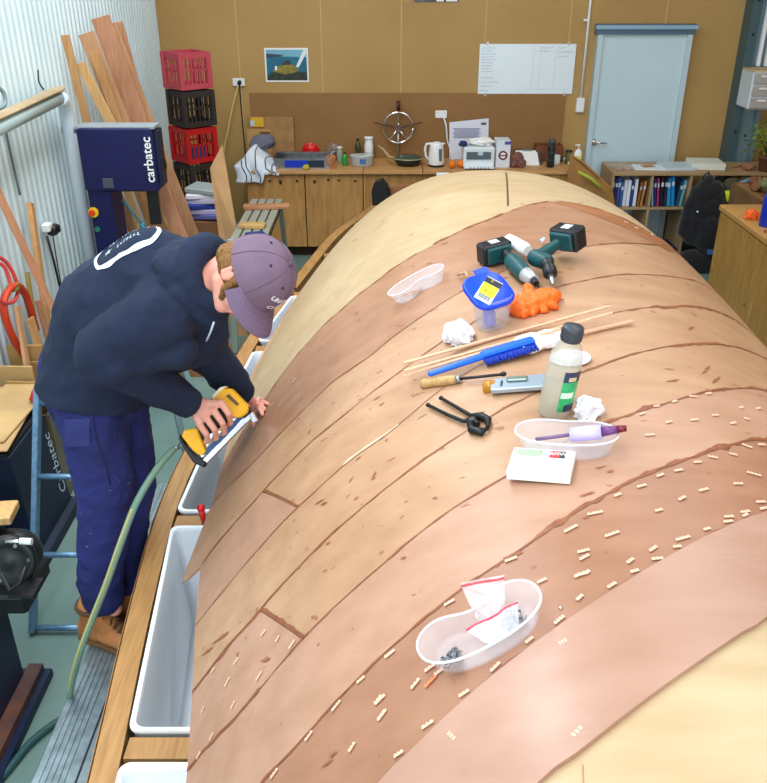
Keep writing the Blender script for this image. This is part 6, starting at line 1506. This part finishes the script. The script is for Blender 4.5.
# folds: soft rolls across the sleeves and waist
b.caps(elR+V((-.02, -.02, -.05)), elR+V((.06, -.05, -.02)), .05, .04); b.caps(shR+V((.05, -.02, -.1)), elR+V((.1, 0, -.02)), .05, .045)
hood = blob(b, 'hoodie', hoodm, man, .009, 12, [(.010, 4), (.008, 8), (.003, 18)])
hq = P(80, 399, 2.9); hn_ = V((-.2, -.12, -.97)).normalized()
for v in hood.data.vertices:
    d = (v.co-hq).dot(hn_)
    if d > 0 and v.co.x < P(140, 400, 2.9).x: v.co -= hn_*d
    elif d > -.03 and v.co.x < P(135, 400, 2.9).x: v.co = v.co + (v.co-(hq+V((0, 0, .0)))).normalized()*.0
hood.data.update()
hv = BVHTree.FromPolygons([v.co.copy() for v in hood.data.vertices], [tuple(p.vertices) for p in hood.data.polygons])
# hood lying behind the neck
b = MB()
nk = Nb+V((.01, 0, .0)); ring = []
ax_n = (Hd-Nb).normalized(); s1 = V((0, -1, 0)); s1 = (s1-ax_n*s1.dot(ax_n)).normalized(); s2 = ax_n.cross(s1)
if s2.z < 0: s2 = -s2
prev = None; N_ = 20
for k in range(N_+1):
    a = k*math.tau/N_; up = math.sin(a)  # s2 = back of neck
    r_ = .088+.012*up; c = nk+s1*math.cos(a)*r_*1.02+s2*math.sin(a)*r_+ax_n*(.028-.02*up)+V((.0, 0, 0)); rr = .028+.016*max(up, 0)
    if prev: b.caps(prev[0], c, prev[1], rr)
    prev = (c, rr)
b.caps(nk+s2*.075-ax_n*.05, nk+s2*.10-ax_n*.16, (.12, .05), (.06, .035), fl=s2); b.caps(nk+s2*.06+s1*.06-ax_n*.03, nk+s1*.10-ax_n*.13, (.06, .05), (.05, .03)); b.caps(nk+s2*.06-s1*.06-ax_n*.03, nk-s1*.10-ax_n*.13, .06, .035)
b.caps(nk+s1*.10-ax_n*.02, nk+s1*.06-s2*.11+ax_n*.01, .045, .03)
blob(b, 'hood', hoodm, man, .007, 4, [(.005, 8), (.003, 20)])
b = MB(); q = P(214, 322, 2.5); b.tube([q, q+V((-.012, .0, -.03)), q+V((-.03, .01, -.065))], .0032, 6); b.build('drawstring', mat('string', (170, 180, 200), .7), man)
b = MB(); b.caps(P(118, 394, 2.7), P(122, 392, 2.7), .001, .001); b = MB()
# printed emblem on the back: rounded band with star and words
ec = P(128, 262, 2.62); dn = V((.3, .0, -1)).normalized(); ex = V((.86, 0, .42)); ex = (ex-dn*ex.dot(dn)).normalized(); ey = dn.cross(ex)
if ey.y < 0: ey = -ey
ez = ex.cross(ey)
def emb(pts_o, pts_i):
    bb = MB(); n = len(pts_o); bb.add([V((x, y, 0)) for p in zip(pts_o, pts_i) for x, y in p], [(2*i, 2*i+1, (2*i+3) % (2*n), (2*i+2) % (2*n)) for i in range(n)]); return bb.mesh('emblem', False)
def stad(w, h, n=40):
    return [((w-h)*max(-1, min(1, 1.6*math.cos(math.tau*i/n)))+h*.9*math.cos(math.tau*i/n), h*math.sin(math.tau*i/n)) for i in range(n)]
white_print = mat('print_white', (206, 222, 236), .8)
EMB_M = basis(P(131, 257, 2.62)+V((-.035, .05, .06)), ex, ey, ez)
def pe(me, name): return project(me, EMB_M, hv, dn, .002, white_print, name, man)
pe(subdiv(emb(stad(.125, .07), stad(.113, .056)), 1), 'emblem_band')
bb = MB(); st_ = [(.016*(1 if i % 2 == 0 else .42)*math.cos(math.pi/2+i*math.pi/5)-.06, .016*(1 if i % 2 == 0 else .42)*math.sin(math.pi/2+i*math.pi/5)-.012) for i in range(10)]
bb.prism([V((x, y, 0)) for x, y in st_], V((0, 0, .0002))); pe(bb.mesh('star'), 'emblem_star')
for y0_, x0_, n_ in ((.026, -.06, 12), (-.018, -.02, 7)):   # worn, unreadable printed strokes
    bb = MB()
    for k in range(n_):
        x = x0_+.0125*k; h_ = R.uniform(.012, .02); bb.box((x, y0_, 0), (.0035, h_, .0002)); bb.box((x+.003, y0_+R.choice((-1, 0, 1))*h_*.4, 0), (.007, .0032, .0002))
    pe(subdiv(bb.mesh('strokes'), 1), 'emblem_print')
# ---- trousers
b = MB()
b.caps(Hc+V((-.02, 0, .04)), Hc+V((-.005, 0, -.06)), (.16, .135), (.165, .142), 20, fl=(0, 1, 0))
b.caps(hipR, knR, .112, .092); b.caps(knR, anR+V((0, 0, .04)), .09, .072); b.caps(anR+V((0, 0, .05)), anR+V((0, 0, -.01)), .074, .070)
b.caps(hipL, knL, .110, .088); b.caps(knL, anL+V((0, 0, .04)), .088, .07); b.caps(anL+V((0, 0, .05)), anL+V((0, 0, -.01)), .072, .068)
tr = blob(b, 'trousers', jean, man, .009, 8, [(.006, 6), (.006, 12), (.003, 24)])
tv = BVHTree.FromPolygons([v.co.copy() for v in tr.data.vertices], [tuple(p.vertices) for p in tr.data.polygons])
# cargo pocket and seams on the near leg
def on_tr(px, py, off=.003):
    d = ray(px, py).normalized(); h = tv.ray_cast(CAM, d); return (h[0]+h[1]*off) if h[0] is not None else P(px, py, 2.9)
b = MB(); vs = [on_tr(x, y, .006) for y in [418+4*i for i in range(8)] for x in [66+4*j for j in range(7)]]
b.add(vs, [(7*i+j, 7*i+j+1, 7*i+j+8, 7*i+j+7) for i in range(7) for j in range(6)], True); b.build('cargo_pocket', mat('pocket_navy', (40, 46, 104), .85, bump=.2, bscale=80), tr, fix=False)
b = MB(); b.tube([on_tr(x, y, .002) for x, y in ((92, 412), (94, 425), (97, 440), (102, 455), (107, 470), (110, 485))], .0025, 5); b.build('side_seam', mat('seam_navy', (22, 26, 70), .9), tr)
b = MB()
for k in range(14):
    x = R.uniform(70, 130); y = R.uniform(410, 560); p = on_tr(x, y, .0012); q = on_tr(x+R.uniform(-3, 3), y+R.uniform(-1, 1), .0012)
    if (p-q).length < .03: b.tube([p, q], .0012, 4)
o = b.build('dust_marks', mat('dust', (120, 124, 170), .9), tr); o['kind'] = 'stuff'
# ---- boots
def boot(an, yaw, near):
    o = V((an.x-.02, an.y, PZ+.004)); f = V((math.cos(yaw), math.sin(yaw), 0)); s = V((-f.y, f.x, 0)); up = V((0, 0, 1))
    bt = MB(); KS = [1.0]; L_ = lambda a, q, z: o+(f*a+s*q+up*z)*KS[0]
    bt.caps(L_(-.05, 0, .06), L_(.03, 0, .055), (.046, .046), (.044, .045), fl=up); bt.caps(L_(.03, 0, .055), L_(.15, 0, .042), (.046, .042), (.05, .032), fl=up); bt.caps(L_(.12, 0, .045), L_(.175, 0, .04), (.05, .036), (.042, .03), fl=up)
    bt.caps(L_(-.025, 0, .06), L_(-.02, 0, .155), .05, .055); bt.caps(L_(.03, 0, .08), L_(-.01, 0, .15), .04, .048)
    for q_ in range(len(bt.v)): bt.v[q_] = o+(bt.v[q_]-o)*1.1
    bo_ = blob(bt, 'boot', bootm, man, .006, 3, [(.002, 22)])
    KS[0] = 1.1
    so = MB(); out = [(-.095, -.03), (-.1, 0), (-.095, .03), (-.06, .042), (0, .038), (.07, .044), (.13, .052), (.185, .044), (.212, .018), (.214, -.015), (.19, -.04), (.14, -.05), (.07, -.042), (0, -.036), (-.06, -.04)]
    so.prism([L_(a, q, 0) for a, q in out], up*.024); so.build('sole', mat('sole_brown', (120, 84, 50), .7), bo_, .004)
    la = MB()
    for k in range(6):
        t = k/5; c = L_(.10-.085*t, 0, .088+.06*t)
        w = .026
        la.tube([c+s*w-up*.012, c+s*w*.4+up*.004+f*.004, c-s*w*.4+up*.004+f*.004, c-s*w-up*.012+f*.01], .0032, 5); la.tube([c+s*w-up*.012+f*.01, c+up*.006, c-s*w-up*.012], .0028, 5)
    c = L_(.02, 0, .155); la.tube([c, c+s*.03+f*.02-up*.01, c+s*.015-up*.02+f*.03, c], .0028, 5); la.tube([c, c-s*.035+f*.02-up*.015, c-s*.01-up*.03+f*.03, c], .0028, 5)
    la.build('laces', mat('lace', (78, 60, 44), .8), bo_)
    co_ = MB(); co_.tube([L_(-.02+.057*math.cos(a), .057*math.sin(a), .165) for a in [i*math.tau/20 for i in range(21)]], .009, 6, cap=False); co_.build('collar', mat('collar_dark', (86, 60, 42), .8), bo_)
boot(anR, math.radians(-22), True); boot(anL, math.radians(-12), False)
relocate(man)
# ------------------------------------------------------------------ staple gun
gun = thing('staple_gun', 'yellow and black pneumatic staple gun held against the hull edge', 'staple gun', P(215, 425, 2.98))
yel = mat('tool_yellow', (246, 184, 12), .35); gb = mat('tool_black', (24, 26, 34), .4); gs = mat('magazine_silver', (210, 216, 226), .25, .7); gbl = mat('magazine_blue', (52, 78, 116), .3, .5)
zg = lambda px: 2.985+.0011*(px-215)
def slab(pts, th_, m, name, bev=.004, dz=0, par=None, W0=None):
    b = MB(); b.prism([P(x, y, zg(x)+dz-th_/2) for x, y in pts], FWD*th_); return b.build(name, m, par or gun, bev)
slab([(213, 398), (222, 389), (230, 388), (249, 408), (247, 414), (240, 418), (231, 417), (216, 404)], .062, yel, 'motor_housing', .007)
slab([(211, 397), (220, 387), (226, 386), (214, 400)], .06, mat('cap_pale', (240, 236, 214), .4), 'top_cap', .003)
slab([(215, 405), (231, 417), (225, 424), (205, 437), (196, 446), (187, 436), (205, 417)], .036, gb, 'handle', .008)
slab([(181, 436), (184, 430), (197, 428), (206, 452), (201, 456), (193, 451)], .046, yel, 'handle_base', .005)
slab([(180, 434), (186, 446), (195, 455), (207, 462), (204, 468), (193, 463), (183, 448), (178, 438)], .04, gb, 'rear_bumper', .005)
slab([(203, 452), (242, 413), (249, 419), (210, 458)], .03, gbl, 'magazine', .003)
slab([(205, 465), (202, 461), (245, 416), (249, 420)], .034, gs, 'magazine_rail', .002)
slab([(243, 408), (248, 406), (252, 412), (244, 419), (240, 416)], .05, gb, 'nose_guard', .004)
slab([(247, 411), (251, 410), (258, 421), (253, 423)], .026, gs, 'nose', .002)
slab([(243, 415), (249, 413), (252, 418), (246, 424), (242, 420)], .036, gs, 'nose_latch', .003, -.004)
slab([(226, 396), (229, 394), (239, 404), (237, 406)], .004, mat('label_olive', (96, 80, 30), .5), 'housing_label', 0, -.033)
b = MB(); c = P(219, 401, zg(219)-.033); b.cyl(c, c-FWD*.004, .005); b.build('screw', gb, gun)
b = MB(); b.beam(P(226, 418, 2.99), P(230, 424, 2.99), .01, .008); b.build('trigger', gb, gun)
relocate(gun)
# air hose
hosem = mat('air_hose_green', (100, 138, 128), .45, noise=3, col2=(124, 148, 120))
hs = thing('air_hose', 'green air hose running from the staple gun down past the boots to the plank', 'hose', P(150, 490, 3.0))
fit = MB(); fit.cyl(P(190, 440, 2.98), P(180, 446, 2.97), .011, .012); fit.cyl(P(180, 446, 2.97), P(172, 450, 2.96), .009); fit.build('coupling', mat('brass_grey', (150, 170, 170), .3, .7), hs)
hp_ = [P(174, 449, 2.96), P(162, 462, 2.92), P(148, 482, 2.88), P(134, 508, 2.86), P(120, 545, 2.86), P(106, 585, 2.88), P(92, 620, 2.9), P(80, 652, 2.92), P(72, 682, 2.98), P(70, 706, 3.1), P(76, 730, 3.35)]
cord(hp_, .012, 'hose_line', hosem, '', parent=hs, n=10)
ye = MB(); 
cord([p-FWD*.0105-V((.004, 0, 0)) for p in hp_[3:10]], .0045, 'yellow_stripe', mat('hose_yellow', (176, 172, 110), .5), '', parent=hs)
relocate(hs)
fl = [atz(90, 700, .02), atz(66, 716, .02), atz(48, 728, .02), atz(28, 745, .02), atz(6, 772, .02), atz(-20, 800, .02)]
cord(fl, .014, 'floor_hose', mat('dark_green_hose', (44, 82, 84), .5), 'dark green hose lying on the floor at the lower left under the plank', 'hose')
